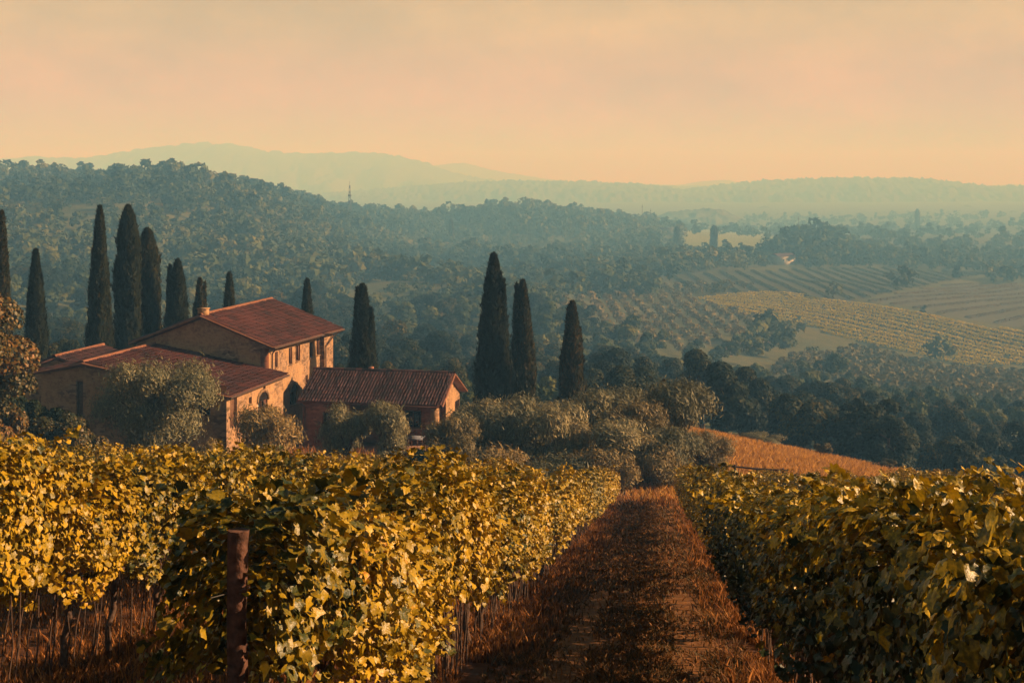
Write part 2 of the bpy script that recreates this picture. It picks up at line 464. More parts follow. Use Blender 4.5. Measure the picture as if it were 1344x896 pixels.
def fine_leaf_shape(seed):
    """near leaf: lobed outline, a raised inner ring and a curled rim"""
    r = random.Random(seed * 31 + 5)
    pol = [(90, .20), (74, .40), (58, .44), (40, .50), (24, .40), (10, .42), (-8, .56), (-26, .44), (-42, .34), (-58, .42), (-76, .52), (-90, .62)]
    full = [(a, q) for a, q in pol] + [(180 - a, q) for a, q in pol[-2:0:-1]]
    curl, fold = r.uniform(-0.25, 0.35), r.uniform(0.1, 0.5)
    tw = r.uniform(-0.3, 0.3)
    V = [(0, 0, 0.0)]
    for ring in (0.55, 1.0):
        for a, q in full:
            q2 = q * ring * r.uniform(0.9, 1.1) if ring == 1.0 else q * ring
            x, y = q2 * cos(radians(a)), q2 * sin(radians(a))
            z = fold * abs(x) * (1 - 0.5 * ring) - curl * (x * x + y * y) + tw * x * y + (r.uniform(-0.04, 0.04) if ring == 1.0 else 0.02)
            V.append((x, y, z))
    n = len(full)
    Fq = [[0, 1 + i, 1 + (i + 1) % n] for i in range(n)]
    for i in range(n):
        j = (i + 1) % n
        Fq += [[1 + i, 1 + n + i, 1 + n + j], [1 + i, 1 + n + j, 1 + j]]
    return np.array(V), np.array([f[::-1] for f in Fq])

# ------------------------------------------------------------------ terrain
def cr(v, n):
    """smooth dense resample of v (rows) n times finer"""
    v = np.asarray(v, float)
    idx = np.linspace(0, len(v) - 1, (len(v) - 1) * n + 1)
    i = np.clip(idx.astype(int), 0, len(v) - 2); t = (idx - i)[:, None] if v.ndim > 1 else idx - i
    p0, p1, p2, p3 = v[np.maximum(i - 1, 0)], v[i], v[i + 1], v[np.minimum(i + 2, len(v) - 1)]
    return 0.5 * (2 * p1 + (p2 - p0) * t + (2 * p0 - 5 * p1 + 4 * p2 - p3) * t ** 2 + (3 * p1 - p0 - 3 * p2 + p3) * t ** 3)

PX = np.array([-200, 0, 200, 350, 550, 700, 850, 1000, 1200, 1344, 1500], float)
DY = np.array([120, 150, 200, 300, 400, 480, 600, 800, 1000, 1150, 1400, 2000, 3000, 6000, 10500], float)
TB = np.array([
    [470, 490, 505, 525, 540, 548, 565, 610, 655, 670, 670],
    [478, 489, 505, 525, 540, 546, 560, 600, 632, 645, 650],
    [470, 480, 500, 520, 532, 538, 548, 572, 592, 605, 605],
    [430, 440, 470, 488, 496, 498, 503, 520, 532, 538, 540],
    [365, 375, 404, 430, 446, 450, 458, 480, 500, 507, 508],
    [328, 338, 366, 396, 417, 421, 426, 440, 466, 482, 484],
    [276, 286, 306, 346, 382, 387, 388, 390, 397, 410, 412],
    [231, 235, 246, 274, 342, 350, 353, 352, 362, 368, 370],
    [236, 240, 248, 258, 318, 324, 332, 332, 338, 342, 344],
    [244, 246, 252, 266, 304, 306, 318, 320, 325, 327, 330],
    [255, 255, 258, 276, 293, 284, 301, 312, 314, 314, 314],
    [262, 262, 265, 278, 296, 296, 300, 302, 300, 297, 296],
    [258, 258, 262, 268, 274, 276, 277, 277, 275, 274, 274],
    [254, 254, 254, 254, 254, 254, 254, 254, 254, 254, 254],
    [246, 246, 246, 246, 246, 246, 246, 246, 246, 246, 246]], float)
ZT = (HZ - TB) / F * DY[:, None]                 # heights
NS = 8
ZD = cr(cr(ZT, NS).T, NS).T
PXD = np.interp(np.linspace(0, len(PX) - 1, (len(PX) - 1) * NS + 1), np.arange(len(PX)), PX)
LYD = np.interp(np.linspace(0, len(DY) - 1, (len(DY) - 1) * NS + 1), np.arange(len(DY)), np.log(DY))

def far_z(px, D):
    a = np.interp(px, PXD, np.arange(len(PXD)))
    b = np.interp(np.log(np.maximum(D, 1)), LYD, np.arange(len(LYD)))
    i = np.clip(a.astype(int), 0, len(PXD) - 2); j = np.clip(b.astype(int), 0, len(LYD) - 2)
    u, v = a - i, b - j
    return (ZD[j, i] * (1 - u) + ZD[j, i + 1] * u) * (1 - v) + (ZD[j + 1, i] * (1 - u) + ZD[j + 1, i + 1] * u) * v

PY = [-80, 0, 40, 60, 72, 85, 100, 115, 140, 180]
PZ = [6.0, -2.2, -10.8, -15.15, -17.0, -18.0, -19.2, -21.6, -26.5, -33]
PY2 = [-600, -400, -80] ; PZ2 = [6, 6, 6.0]
def near_z(x, y):
    z = 0
    for d in (-5, -2.5, 0, 2.5, 5):
        z = z + np.interp(y + d, PY[1:], PZ[1:]) / 5
    back = -2.2 - 0.215 * np.clip(y, -45, 60)
    t = np.clip((y - 45) / 10, 0, 1)
    z = back * (1 - t) + z * t
    z = z + 0.045 * np.clip(-x, 0, 70)
    z = z - 0.045 * np.clip(x - 1, 0, 40) * np.clip(1 - y / 60, 0, 1)
    z = z - 0.20 * np.clip(x - 14, 0, 60) * np.clip((y - 58) / 40, 0, 1)
    return z

def vnoise(x, y, seed=0):
    """smooth value noise"""
    xi, yi = np.floor(x).astype(np.int64), np.floor(y).astype(np.int64)
    u, v = x - xi, y - yi
    u, v = u * u * (3 - 2 * u), v * v * (3 - 2 * v)
    def h(a, b):
        n = (a * 374761393 + b * 668265263 + seed * 974634777) & 0xffffffff
        n = ((n ^ (n >> 13)) * 1274126177) & 0xffffffff
        return ((n ^ (n >> 16)) & 0xffff) / 65535.0
    return (h(xi, yi) * (1 - u) + h(xi + 1, yi) * u) * (1 - v) + (h(xi, yi + 1) * (1 - u) + h(xi + 1, yi + 1) * u) * v

def fbm(x, y, o=4, seed=0):
    s, a, t = 0, 1, 0
    for i in range(o):
        s = s + a * vnoise(x * 2 ** i, y * 2 ** i, seed + i); t += a; a *= 0.5
    return s / t

def terrain(x, y):
    x = np.asarray(x, float); y = np.asarray(y, float)
    r = np.hypot(x, y)
    D = np.where(y > 0.75 * r, y, 0.75 * r)
    px = 672 + F * x / np.maximum(D, 1e-3)
    zf = far_z(np.clip(px, -200, 1500), D)
    zn = near_z(x, y)
    t = np.clip((D - 108) / 42, 0, 1); t = t * t * (3 - 2 * t)
    t = np.where(y < 0, np.clip((r - 150) / 200, 0, 1), t)
    zb = zn * (1 - t) + np.where(y < 0, np.maximum(zf, -12), zf) * t
    bump = (fbm(x / 3.0, y / 3.0, 3, 5) - 0.5) * 0.12 + (fbm(x / 40.0, y / 40.0, 3, 9) - 0.5) * np.clip((D - 130) / 300, 0, 4)
    leftm = np.clip((880 - px) / 250, 0, 1) * np.clip((D - 330) / 250, 0, 1) * np.clip((1500 - D) / 300, 0, 1)
    bump = bump + (fbm(x / 130.0 + y / 500.0, y / 260.0 - x / 500.0, 3, 41) - 0.5) * 34 * leftm
    return zb + bump

def tz(x, y):
    return float(terrain(np.array([x]), np.array([y]))[0])

def unproj(px, py, Y):
    return Vector(((px - 672) / F * Y, Y, (HZ - py) / F * Y))

def on_ground(px, Y):
    x = (px - 672) / F * Y
    return Vector((x, Y, tz(x, Y)))

def hit(px, py, y0=125.0, y1=3500.0):
    """where the sight line of a photo point meets the ground"""
    Y = np.exp(np.linspace(log(y0), log(y1), 900))
    X = (px - 672) / F * Y
    dz = terrain(X, Y) - (HZ - py) / F * Y
    k = np.argmax(dz > 0)
    if dz[k] <= 0:
        k = len(Y) - 1
    return Vector((X[k], Y[k], float(terrain(X[k:k + 1], Y[k:k + 1])[0])))

def in_poly(px, py, poly):
    px = np.asarray(px); py = np.asarray(py)
    c = np.zeros(px.shape, bool)
    n = len(poly)
    for i in range(n):
        x1, y1 = poly[i]; x2, y2 = poly[(i + 1) % n]
        if y1 == y2:
            continue
        m = ((y1 > py) != (y2 > py)) & (px < (x2 - x1) * (py - y1) / (y2 - y1) + x1)
        c ^= m
    return c

def world_poly(pts):
    """outline of a field, given by photo points, laid on the ground"""
    return [tuple(hit(a, b)[:2]) for a, b in pts]

FIELDS = {
    'yellow_field': world_poly([(915, 392), (1000, 383), (1180, 408), (1344, 437), (1460, 456), (1460, 492), (1344, 478), (1270, 482), (1150, 457), (1050, 428), (960, 412)]),
    'plowed_field': world_poly([(1140, 396), (1250, 372), (1460, 366), (1460, 442), (1344, 430), (1230, 412)]),
    'dark_field': world_poly([(850, 364), (1000, 356), (1130, 351), (1300, 358), (1240, 369), (1130, 394), (1050, 392), (930, 384)]),
    'green_field': world_poly([(893, 300), (1000, 302), (1035, 322), (980, 336), (900, 334)]),
    'dirt_road': world_poly([(935, 461), (970, 450), (1012, 443), (1022, 447), (1000, 456), (960, 466)]),
    'dirt_track': world_poly([(1236, 512), (1246, 486), (1254, 486), (1247, 512)]),
}
FMAT = {'yellow_field': 'yellow_field', 'plowed_field': 'plowed_field', 'dark_field': 'dark_field', 'green_field': 'green_field',
        'dirt_road': 'dirt', 'dirt_track': 'dirt'}
SH = 0.1106                       # the vine rows drift to the right by this much per metre
def lat_of(x, y):
    return x - SH * y
VEND = 60.0

def build_ground():
    az = np.concatenate([np.linspace(-180, -40, 60)[:-1], np.linspace(-40, -24, 40)[:-1], np.linspace(-24, 24, 620), np.linspace(24, 40, 40)[1:], np.linspace(40, 180, 60)[1:-1]])
    az = np.radians(az)
    rr = np.concatenate([np.linspace(0.6, 2.4, 5)[:-1], np.exp(np.linspace(log(2.4), log(2600), 330)), np.exp(np.linspace(log(2600), log(9600), 26))[1:]])
    A, Rr = np.meshgrid(az, rr)
    X, Y = Rr * np.sin(A), Rr * np.cos(A)
    Z = terrain(X, Y)
    nr, na = X.shape
    V = np.stack([X, Y, Z], -1).reshape(-1, 3)
    V = np.vstack([V, [[0, 0, tz(0, 0)]]])
    i, j = np.meshgrid(np.arange(nr - 1), np.arange(na), indexing='ij')
    j2 = (j + 1) % na
    Q = np.stack([i * na + j, i * na + j2, (i + 1) * na + j2, (i + 1) * na + j], -1).reshape(-1, 4)[:, ::-1]
    c = V[Q].mean(axis=1)
    x, y = c[:, 0], c[:, 1]
    D = np.hypot(x, y)
    lat = lat_of(x, y)
    zone = np.zeros(len(Q), int)
    names = ['ground']
    def put(nm, mask):
        names.append(nm); zone[(zone == 0) & mask] = len(names) - 1
    put('path', (lat > -1.25) & (lat < 0.75) & (y < 75) & (y > -30))
    put('vineyard_ground', (y < VEND + 3) & (y > -60) & (abs(x) < 90))
    put('meadow', (y >= VEND + 3) & (y < 116) & (x > 7) & (x < 70))
    for k, poly in FIELDS.items():
        put(k, in_poly(x, y, poly))
    mats = {'ground': 'ground', 'path': 'path', 'vineyard_ground': 'soil', 'meadow': 'meadow', **FMAT}
    for zi, nm in enumerate(names):
        q = Q[zone == zi]
        if not len(q):
            continue
        Fs = [q]
        if nm == 'path':
            cen = np.array([[len(V) - 1, jj, (jj + 1) % na] for jj in range(na)])
            Fs.append(cen)
        allv = np.unique(np.concatenate([f.ravel() for f in Fs]))
        remap = np.zeros(len(V), int); remap[allv] = np.arange(len(allv))
        link(nm, mesh(nm, V[allv], [remap[f] for f in Fs], M[mats[nm]], None, True), kind='structure')
build_ground()

def ridge(name, crest, Yc, depth, amp, fine):
    """a wooded ridge or mountain: crest given as (photo column, photo row)"""
    px = np.linspace(-250, 1600, 900)
    cy = np.interp(px, [c[0] for c in crest], [c[1] for c in crest])
    k = np.hanning(15); k /= k.sum()
    cy = np.convolve(np.pad(cy, 7, 'edge'), k, 'valid')
    t = np.concatenate([np.linspace(-1, -0.1, 26), np.linspace(-0.09, 0.09, 13), np.linspace(0.1, 1, 8)])
    TT, PP = np.meshgrid(t, px, indexing='ij')
    Yv = Yc + TT * depth
    Xv = (PP - 672) / F * Yc * (1 + 0.35 * TT * depth / Yc)
    base = terrain(Xv, Yv) - 6
    top = (HZ - np.interp(PP, px, cy)) / F * Yc
    prof = np.clip(1 - np.abs(TT), 0, 1) ** 0.9
    gul = (fbm(Xv / (depth * 0.14), Yv / (depth * 0.3), 5, 3) - 0.5)
    h = base + (top - base) * np.clip(prof + gul * 0.9 * (1 - prof) * np.abs(TT) ** 0.4 * 1.6, 0, 1.0)
    h = h + (fbm(Xv / fine, Yv / fine, 3, 11) - 0.4) * amp
    h = np.where(np.abs(TT) > 0.985, base - 5, h)
    V = np.stack([Xv, Yv, h], -1).reshape(-1, 3)
    nr, na = TT.shape
    i, j = np.meshgrid(np.arange(nr - 1), np.arange(na - 1), indexing='ij')
    Q = np.stack([i * na + j, i * na + j + 1, (i + 1) * na + j + 1, (i + 1) * na + j], -1).reshape(-1, 4)
    link(name, mesh(name, V, Q, M['ridge'], None, True), kind='structure')

ridge('wooded_hills', [(-250, 250), (440, 256), (520, 250), (600, 243), (680, 240), (760, 241), (860, 246), (895, 253), (930, 247), (1000, 241),
                (1080, 237), (1190, 236), (1250, 241), (1300, 249), (1344, 247), (1600, 244)], 4700, 800, 40, 14)
ridge('low_hills', [(-250, 300), (700, 300), (850, 297), (980, 289), (1075, 282), (1170, 290), (1250, 283), (1344, 287), (1600, 284)], 3000, 260, 26, 12)
ridge('near_hillock', [(-250, 300), (835, 300), (870, 281), (910, 274), (945, 275), (985, 292), (1010, 300), (1600, 300)], 2300, 130, 8, 10)
ridge('mountain', [(-250, 225), (-50, 213), (0, 212), (50, 206), (100, 209), (130, 206), (185, 197), (262, 187), (320, 192), (352, 200), (400, 203), (470, 200),
                   (515, 204), (560, 216), (610, 232), (660, 240), (800, 246), (1600, 248)], 6500, 1000, 32, 30)
ridge('distant_mountain', [(-250, 214), (0, 208), (60, 206), (130, 215), (500, 225), (560, 219), (605, 214), (650, 224), (740, 239), (890, 243), (925, 238), (950, 236), (985, 242), (1100, 246), (1600, 240)], 8600, 700, 14, 60)

# ------------------------------------------------------------------ tree shapes
def card(w=1.0, h=1.0, bend=0.15):
    T = np.array([[-w / 2, -h / 2, 0], [w / 2, -h / 2, 0], [w * 0.42, h / 2, bend * h], [-w * 0.42, h / 2, bend * h]])
    return T, np.array([[0, 1, 2, 3]])
TRI = (np.array([[-0.5, -0.4, 0], [0.5, -0.45, 0.06], [0.05, 0.6, 0.1]]), np.array([[0, 1, 2]]))
LEAF6 = (np.array([[-0.1, -0.5, 0], [-0.5, -0.1, 0.05], [-0.2, 0.45, 0.0], [0.3, 0.5, 0.1], [0.5, 0.0, 0.0], [0.2, -0.4, 0.1]]), np.array([[0, 1, 2, 3], [0, 3, 4, 5]])[:, ::-1])

def lobes(seed, n, rx, rz, z0, rl, squash=0.85):
    g = np.random.default_rng(seed)
    c = []
    while len(c) < n:
        p = g.uniform(-1, 1, 3)
        q = np.linalg.norm(p)
        if q > 1 or q < 0.25:
            continue
        if p[2] < -0.3:
            p[:2] *= 0.8
        c.append([p[0] * rx, p[1] * rx, z0 + p[2] * rz])
    return np.array(c), g.uniform(0.65, 1.15, n) * rl

def crown(seed, C, Rl, n, size, tmpl, out=0.7, up=0.3, shell=0.35, squash=0.8, jit=0.45, rv=0.75):
    """leaf-sized faces spread over the lobes; returns V, F, rnd"""
    g = np.random.default_rng(seed + 99)
    w = Rl ** 2; w = w / w.sum()
    i = g.choice(len(C), n * 2, p=w)
    d = norm(g.normal(size=(n * 2, 3)))
    d[:, 2] = np.where(d[:, 2] < -0.45, -d[:, 2], d[:, 2])
    rad = Rl[i] * (1 - shell * g.random(n * 2) ** 1.7)
    P = C[i] + d * rad[:, None] * np.array([1, 1, squash])
    # drop what lies deep inside another lobe
    keep = np.ones(len(P), bool)
    for c, r in zip(C, Rl):
        q = (P - c) / np.array([1, 1, squash])
        keep &= ~(np.linalg.norm(q, axis=1) < r * 0.6)
    P, d, i = P[keep][:n], d[keep][:n], i[keep][:n]
    nn = norm(d * out + np.array([0, 0, up]) + g.normal(size=P.shape) * jit)
    R = basis(nn, norm(g.normal(size=P.shape)))
    S = size * g.uniform(0.6, 1.35, len(P))
    V, Fq = scatter(tmpl[0], tmpl[1], P, R, S)
    tint = g.uniform(-0.22, 0.22, len(C))
    r = np.clip((g.random(len(P)) - 0.5) * rv + 0.495 + tint[i], 0, 1)
    return V, Fq, np.repeat(r, len(tmpl[1]))

def trunk_mesh(seed, h, r0, C, Rl, stems=1, kk=7, limbs=6, lean=0.1):
    g = random.Random(seed)
    b = MB()
    for s in range(stems):
        a = g.uniform(0, 2 * pi)
        off = 0 if stems == 1 else r0 * 1.4
        bx, by = off * cos(a), off * sin(a)
        tx, ty = g.uniform(-lean, lean) * h + bx * 2, g.uniform(-lean, lean) * h + by * 2
        pts, rad = [], []
        for q in range(6):
            t = q / 5
            pts.append((bx + (tx - bx) * t + g.uniform(-1, 1) * r0 * 0.5 * (0 < q), by + (ty - by) * t + g.uniform(-1, 1) * r0 * 0.5 * (0 < q), -0.3 + (h + 0.3) * t))
            rad.append(r0 * (1.35 if q == 0 else 1.0 - 0.55 * t))
        b.tube(pts, rad, kk)
        top = np.array(pts[-1]); mid = np.array(pts[3])
        for m in range(limbs):
            c = C[g.randrange(len(C))]
            st = mid + (top - mid) * g.random()
            e = np.array(c) * 0.9 + st * 0.1
            mm = (st + e) / 2 + np.array([g.uniform(-1, 1), g.uniform(-1, 1), g.uniform(0, 1)]) * r0
            b.tube([st, mm, e], [r0 * 0.4, r0 * 0.28, r0 * 0.08], 5)
    return b.build('trunk', M['bark'], True)

# broadleaf variants, 1 unit = 1 metre, about 10 m tall
BROAD = []
for s, (nl, rx, rz, z0, rl) in enumerate([(18, 2.9, 3.4, 4.9, 1.65), (22, 3.5, 3.0, 4.9, 1.7), (16, 2.3, 3.8, 4.9, 1.5), (22, 3.3, 3.3, 4.7, 1.5), (13, 2.7, 3.0, 4.9, 1.9), (26, 3.4, 3.5, 5.0, 1.4)]):
    C, Rl = lobes(40 + s, nl, rx, rz, z0, rl)
    V, Fq, r = crown(40 + s, C, Rl, 7500, 0.30, LEAF6, jit=0.35)
    BROAD.append((mesh('crown', V, Fq, M['broadleaf'], r), trunk_mesh(40 + s, 5.5, 0.26, C, Rl)))
# the same kinds for far off, crown and trunk in one
FAR = []
for s, (nl, rx, rz, z0, rl) in enumerate([(9, 3.8, 2.8, 4.9, 1.9), (12, 5.2, 2.2, 4.2, 1.8), (7, 2.6, 3.6, 5.4, 1.7), (11, 4.4, 3.0, 4.4, 1.9), (6, 2.0, 4.2, 6.0, 1.5), (14, 6.0, 1.7, 3.6, 1.7)]):
    C, Rl = lobes(140 + s, nl, rx, rz, z0, rl)
    V, Fq, r = crown(140 + s, C, Rl, 130, 1.5, TRI, shell=0.3, jit=0.26, up=0.1, rv=0.3)
    FAR.append((V, Fq, r))
FARMID = []
for s, (nl, rx, rz, z0, rl) in enumerate([(9, 2.9, 2.6, 5.9, 1.8), (12, 3.6, 2.2, 5.4, 1.7), (8, 2.3, 3.2, 5.9, 1.7)]):
    C, Rl = lobes(240 + s, nl, rx, rz, z0, rl)
    V, Fq, r = crown(240 + s, C, Rl, 560, 0.78, TRI, shell=0.3, jit=0.26, up=0.1, rv=0.3)
    FARMID.append((V, Fq, r))

def feather(seed, C, Rl, n, size, asp=0.3, up=0.9):
    """fine upright sprigs, as on an olive"""
    g = np.random.default_rng(seed + 7)
    w = Rl ** 2; w = w / w.sum()
    i = g.choice(len(C), n, p=w)
    d = norm(g.normal(size=(n, 3))); d[:, 2] = np.where(d[:, 2] < -0.5, -d[:, 2], d[:, 2])
    rad = Rl[i] * (1.12 - 0.5 * g.random(n) ** 1.4) * (1 + 0.19 * g.normal(size=n))
    P = C[i] + d * rad[:, None]
    al = norm(d * 0.8 + np.array([0, 0, up]) + g.normal(size=P.shape) * 0.35)
    nn = norm(norm(np.cross(al, g.normal(size=P.shape))) * 0.55 + d * 0.8 + np.array([0, 0, 0.2]))
    R = basis(nn, al)
    S = size * g.uniform(0.6, 1.5, n)
    V, Fq = scatter(np.array([[-asp / 2, -0.5, 0], [asp / 2, -0.3, 0.05], [0.02, 0.6, 0.0], [-asp * 0.6, 0.1, 0.05]]), np.array([[0, 1, 2, 3]]), P, R, np.stack([S, S, S], 1))
    tint = g.uniform(-0.2, 0.2, len(C))
    return V, Fq, np.clip(g.random(n) * 0.7 + 0.12 + tint[i], 0, 1)

OLIVE = []      # about 4 m tall and 4 m wide
for s, (nl, rx, rz, z0, rl, mt) in enumerate([(16, 1.5, 1.25, 2.1, 0.66, 'olive'), (20, 1.6, 1.2, 2.1, 0.58, 'olive'), (15, 1.4, 1.4, 2.15, 0.6, 'olive'), (19, 1.6, 1.3, 2.0, 0.58, 'olive_red')]):
    C, Rl = lobes(60 + s, nl, rx, rz, z0, rl)
    V, Fq, r = feather(60 + s, C, Rl, 17000, 0.135)
    # a second generation of fine twigs stands out from the surface
    V2, F2, r2 = feather(160 + s, C, Rl * 1.28, 5000, 0.24, 0.15, 1.4)
    me = mesh('crown', np.vstack([V, V2]), [np.vstack([Fq, F2 + len(V)])], M[mt], np.concatenate([r, r2]))
    OLIVE.append((me, trunk_mesh(60 + s, 1.5, 0.17, C, Rl, stems=2, limbs=5, lean=0.2)))

def cypress_mesh(seed, H, R, shape, n, spires=1, size=0.22):
    g = np.random.default_rng(seed)
    def prof(t):
        if shape == 'column':
            return np.clip((t / 0.06), 0, 1) ** 0.5 * np.clip((1 - t) / 0.16, 0, 1) ** 0.55 * (1 - 0.22 * t)
        if shape == 'spire':
            return np.clip(t / 0.06, 0, 1) ** 0.5 * (1 - t) ** 0.62 * (1 - 0.12 * np.exp(-((t - 0.1) / 0.1) ** 2))
        return np.clip(t / 0.10, 0, 1) ** 0.5 * np.clip((1 - t), 0, 1) ** 0.56 * 1.02
    V_, F_, r_, n0 = [], [], [], 0
    tops = [(0, 0, 1.0, 1.0)] + [(g.uniform(-0.6, 0.6) * R, g.uniform(-0.3, 0.3) * R, g.uniform(0.78, 0.985), g.uniform(0.3, 0.55)) for _ in range((spires - 1) * 3)]
    for k, (ox, oy, hh, rr) in enumerate(tops):
        m = int(n * (1 if k == 0 else 0.16))
        t = g.random(m) ** 0.85
        th = g.uniform(0, 2 * pi, m)
        z = 0.25 + t * (H * hh - 0.25)
        lump = 0.74 + 0.34 * vnoise(th * 1.6 + seed, z * 0.8, seed) + 0.34 * vnoise(th * 4 + seed, z * 1.7, seed + 3) + 0.10 * g.normal(size=m)
        rad = R * rr * prof(t) * lump * (1 - 0.25 * g.random(m) ** 2) + 0.03
        P = np.stack([ox * t ** 0.3 + rad * np.cos(th), oy * t ** 0.3 + rad * np.sin(th), z], 1)
        o = np.stack([np.cos(th), np.sin(th), np.zeros(m)], 1)
        al = norm(o * 0.42 + np.array([0, 0, 1.0]) + g.normal(size=P.shape) * 0.24)
        nn = norm(o + g.normal(size=P.shape) * 0.35)
        S = size * g.uniform(0.6, 1.5, m)
        V, Fq = scatter(np.array([[-0.3, -0.7, 0], [0.3, -0.6, 0.0], [0.16, 0.3, 0.06], [0.0, 1.2, 0.12], [-0.2, 0.25, 0.06]]), np.array([[0, 1, 2, 3, 4]]), P, basis(nn, al), S)
        V_.append(V); F_.append(Fq + n0); n0 += len(V)
        r_.append(np.clip(g.random(m) * 0.8 + 0.1 * g.normal(size=m), 0, 1))
    # dense inner body
    kz, ka = 26, 14
    t = np.linspace(0, 1, kz); a = np.linspace(0, 2 * pi, ka, endpoint=False)
    TT, AA = np.meshgrid(t, a, indexing='ij')
    rr = R * prof(TT) * (0.66 + 0.3 * vnoise(AA * 1.6 + seed, TT * H * 0.8, seed))
    Vc = np.stack([rr * np.cos(AA), rr * np.sin(AA), 0.3 + TT * (H - 0.5)], -1).reshape(-1, 3)
    i, j = np.meshgrid(np.arange(kz - 1), np.arange(ka), indexing='ij')
    Q = np.stack([i * ka + j, i * ka + (j + 1) % ka, (i + 1) * ka + (j + 1) % ka, (i + 1) * ka + j], -1).reshape(-1, 4)
    F_.append
    return mesh('crown', np.vstack(V_ + [Vc]), [np.vstack(F_), Q + n0], M['cypress'], np.concatenate(r_ + [np.full(len(Q), 0.15)]))

def small_trunk(h, r):
    return MB().tube([(0, 0, -0.4), (0.02, 0, h * 0.5), (0, 0.02, h)], [r * 1.2, r, r * 0.7], 7).build('trunk', M['bark'], True)

# ------------------------------------------------------------------ near cypresses
CYP = [  # column, top row, width px, depth, shape, spires, label
    (2, 280, 30, 88, 'spire', 1, 'tall dark cypress cut by the left edge of the photo behind the autumn tree'),
    (47, 330, 34, 92, 'spire', 1, 'narrow tapering cypress between the autumn tree and the small rear roof'),
    (131, 273, 37, 95, 'spire', 1, 'tall pointed cypress standing alone behind the left wing of the farmhouse'),
    (168, 272, 33, 99, 'column', 1, 'tallest of the columnar cypresses behind the farmhouse, left of the round-topped one'),
    (193, 302, 33, 101, 'column', 1, 'round-topped columnar cypress pressed against its taller neighbour'),
    (233, 343, 42, 100, 'broad', 3, 'broad bushy cypress behind the shaded gable of the farmhouse'),
    (262, 368, 22, 102, 'broad', 2, 'small scruffy cypress between the broad one and the ridge of the big roof'),
    (301, 360, 24, 108, 'broad', 1, 'small cone-shaped cypress behind the ridge of the big roof'),
    (403, 368, 24, 112, 'broad', 1, 'small cypress peeping over the far slope of the big roof'),
    (476, 375, 40, 98, 'broad', 2, 'dark cypress behind the porch roof, right of the big farmhouse'),
    (648, 335, 50, 94, 'broad', 4, 'largest cypress of all, left of the group of three beyond the porch building'),
    (686, 370, 36, 96, 'broad', 3, 'middle cypress of the three right of the porch building'),
    (751, 398, 38, 93, 'broad', 3, 'shorter cypress standing apart at the right of the three'),
    (871, 500, 14, 92, 'spire', 1, 'small dark cypress tip poking out of the olive trees'),
]
for k, (px, top, w, Y, shp, sp, lab) in enumerate(CYP):
    b = on_ground(px, Y)
    Hh = (HZ - top) / F * Y - b.z
    Rr = w / F * Y / 2 * 0.98
    t = thing('cypress', lab, 'cypress tree', b, 0, None, 'tall cypresses around the farmhouse')
    link('crown', cypress_mesh(300 + k, Hh, Rr, shp, int(6500 + 1000 * Hh * Rr / 1.2), sp, 0.20 if w > 20 else 0.14), t)
    link('trunk', small_trunk(1.2, 0.16), t)

# ------------------------------------------------------------------ olives and shrubs by the house
OLV = [  # column, top row, width px, depth, variant, label
    (205, 470, 150, 71, 0, 'largest olive tree, in front of the left wing of the farmhouse'),
    (345, 537, 92, 72, 3, 'rounded olive tree in front of the sunlit arch of the lower wing'),
    (450, 534, 64, 76, 1, 'silvery olive tree against the red wall left of the porch'),
    (506, 537, 66, 75, 2, 'silvery olive tree in front of the middle of the porch'),
    (596, 550, 74, 73, 3, 'low reddish olive tree just right of the porch pillar'),
    (628, 529, 92, 79, 1, 'olive tree below the lit gable end of the porch building'),
    (690, 523, 104, 78, 0, 'olive tree under the middle cypress of the three'),
    (738, 540, 84, 74, 2, 'olive tree left of the shorter cypress, set forward'),
    (786, 514, 112, 80, 1, 'broad olive tree right of the shorter cypress'),
    (838, 530, 90, 76, 3, 'reddish olive tree beneath the small cypress tip'),
    (888, 513, 112, 79, 2, 'sunlit olive tree at the right end of the line, beside the meadow'),
    (925, 570, 70, 74, 3, 'low olive tree at the edge of the golden meadow'),
    (660, 535, 90, 83, 2, 'olive tree behind the line, below the two close cypresses'),
    (722, 533, 84, 84, 1, 'olive tree filling the gap between the middle and the shorter cypress'),
    (762, 522, 90, 84, 0, 'olive tree at the foot of the shorter cypress'),
    (815, 520, 96, 83, 2, 'olive tree behind the line, left of the small cypress tip'),
    (862, 517, 92, 83, 1, 'tall olive tree at the foot of the small cypress tip'),
    (815, 560, 96, 72, 2, 'low spreading olive tree in front, at the end of the vine rows'),
    (880, 560, 90, 72, 0, 'low olive tree in front, at the end of the grass path'),
]
for k, (px, top, w, Y, v, lab) in enumerate(OLV):
    b = on_ground(px, Y)
    h = (HZ - top) / F * Y - b.z
    wd = w / F * Y
    wd *= 1.2; h *= 1.08
    cm, tm = OLIVE[v]
    t = thing('olive_tree', lab, 'olive tree', b, k * 1.3, (wd / 4.1, wd / 4.1, h / 3.95), 'olive trees between the vines and the farmhouse')
    if k == 0:
        C, Rl = lobes(77, 26, 1.55, 1.3, 2.1, 0.55)
        V, Fq, r = feather(77, C, Rl, 42000, 0.085)
        V2, F2, r2 = feather(78, C, Rl * 1.25, 9000, 0.14, 0.16, 1.4)
        cm = mesh('crown', np.vstack([V, V2]), [np.vstack([Fq, F2 + len(V)])], M['olive'], np.concatenate([r, r2]))
    link('crown', cm, t); link('trunk', tm, t)

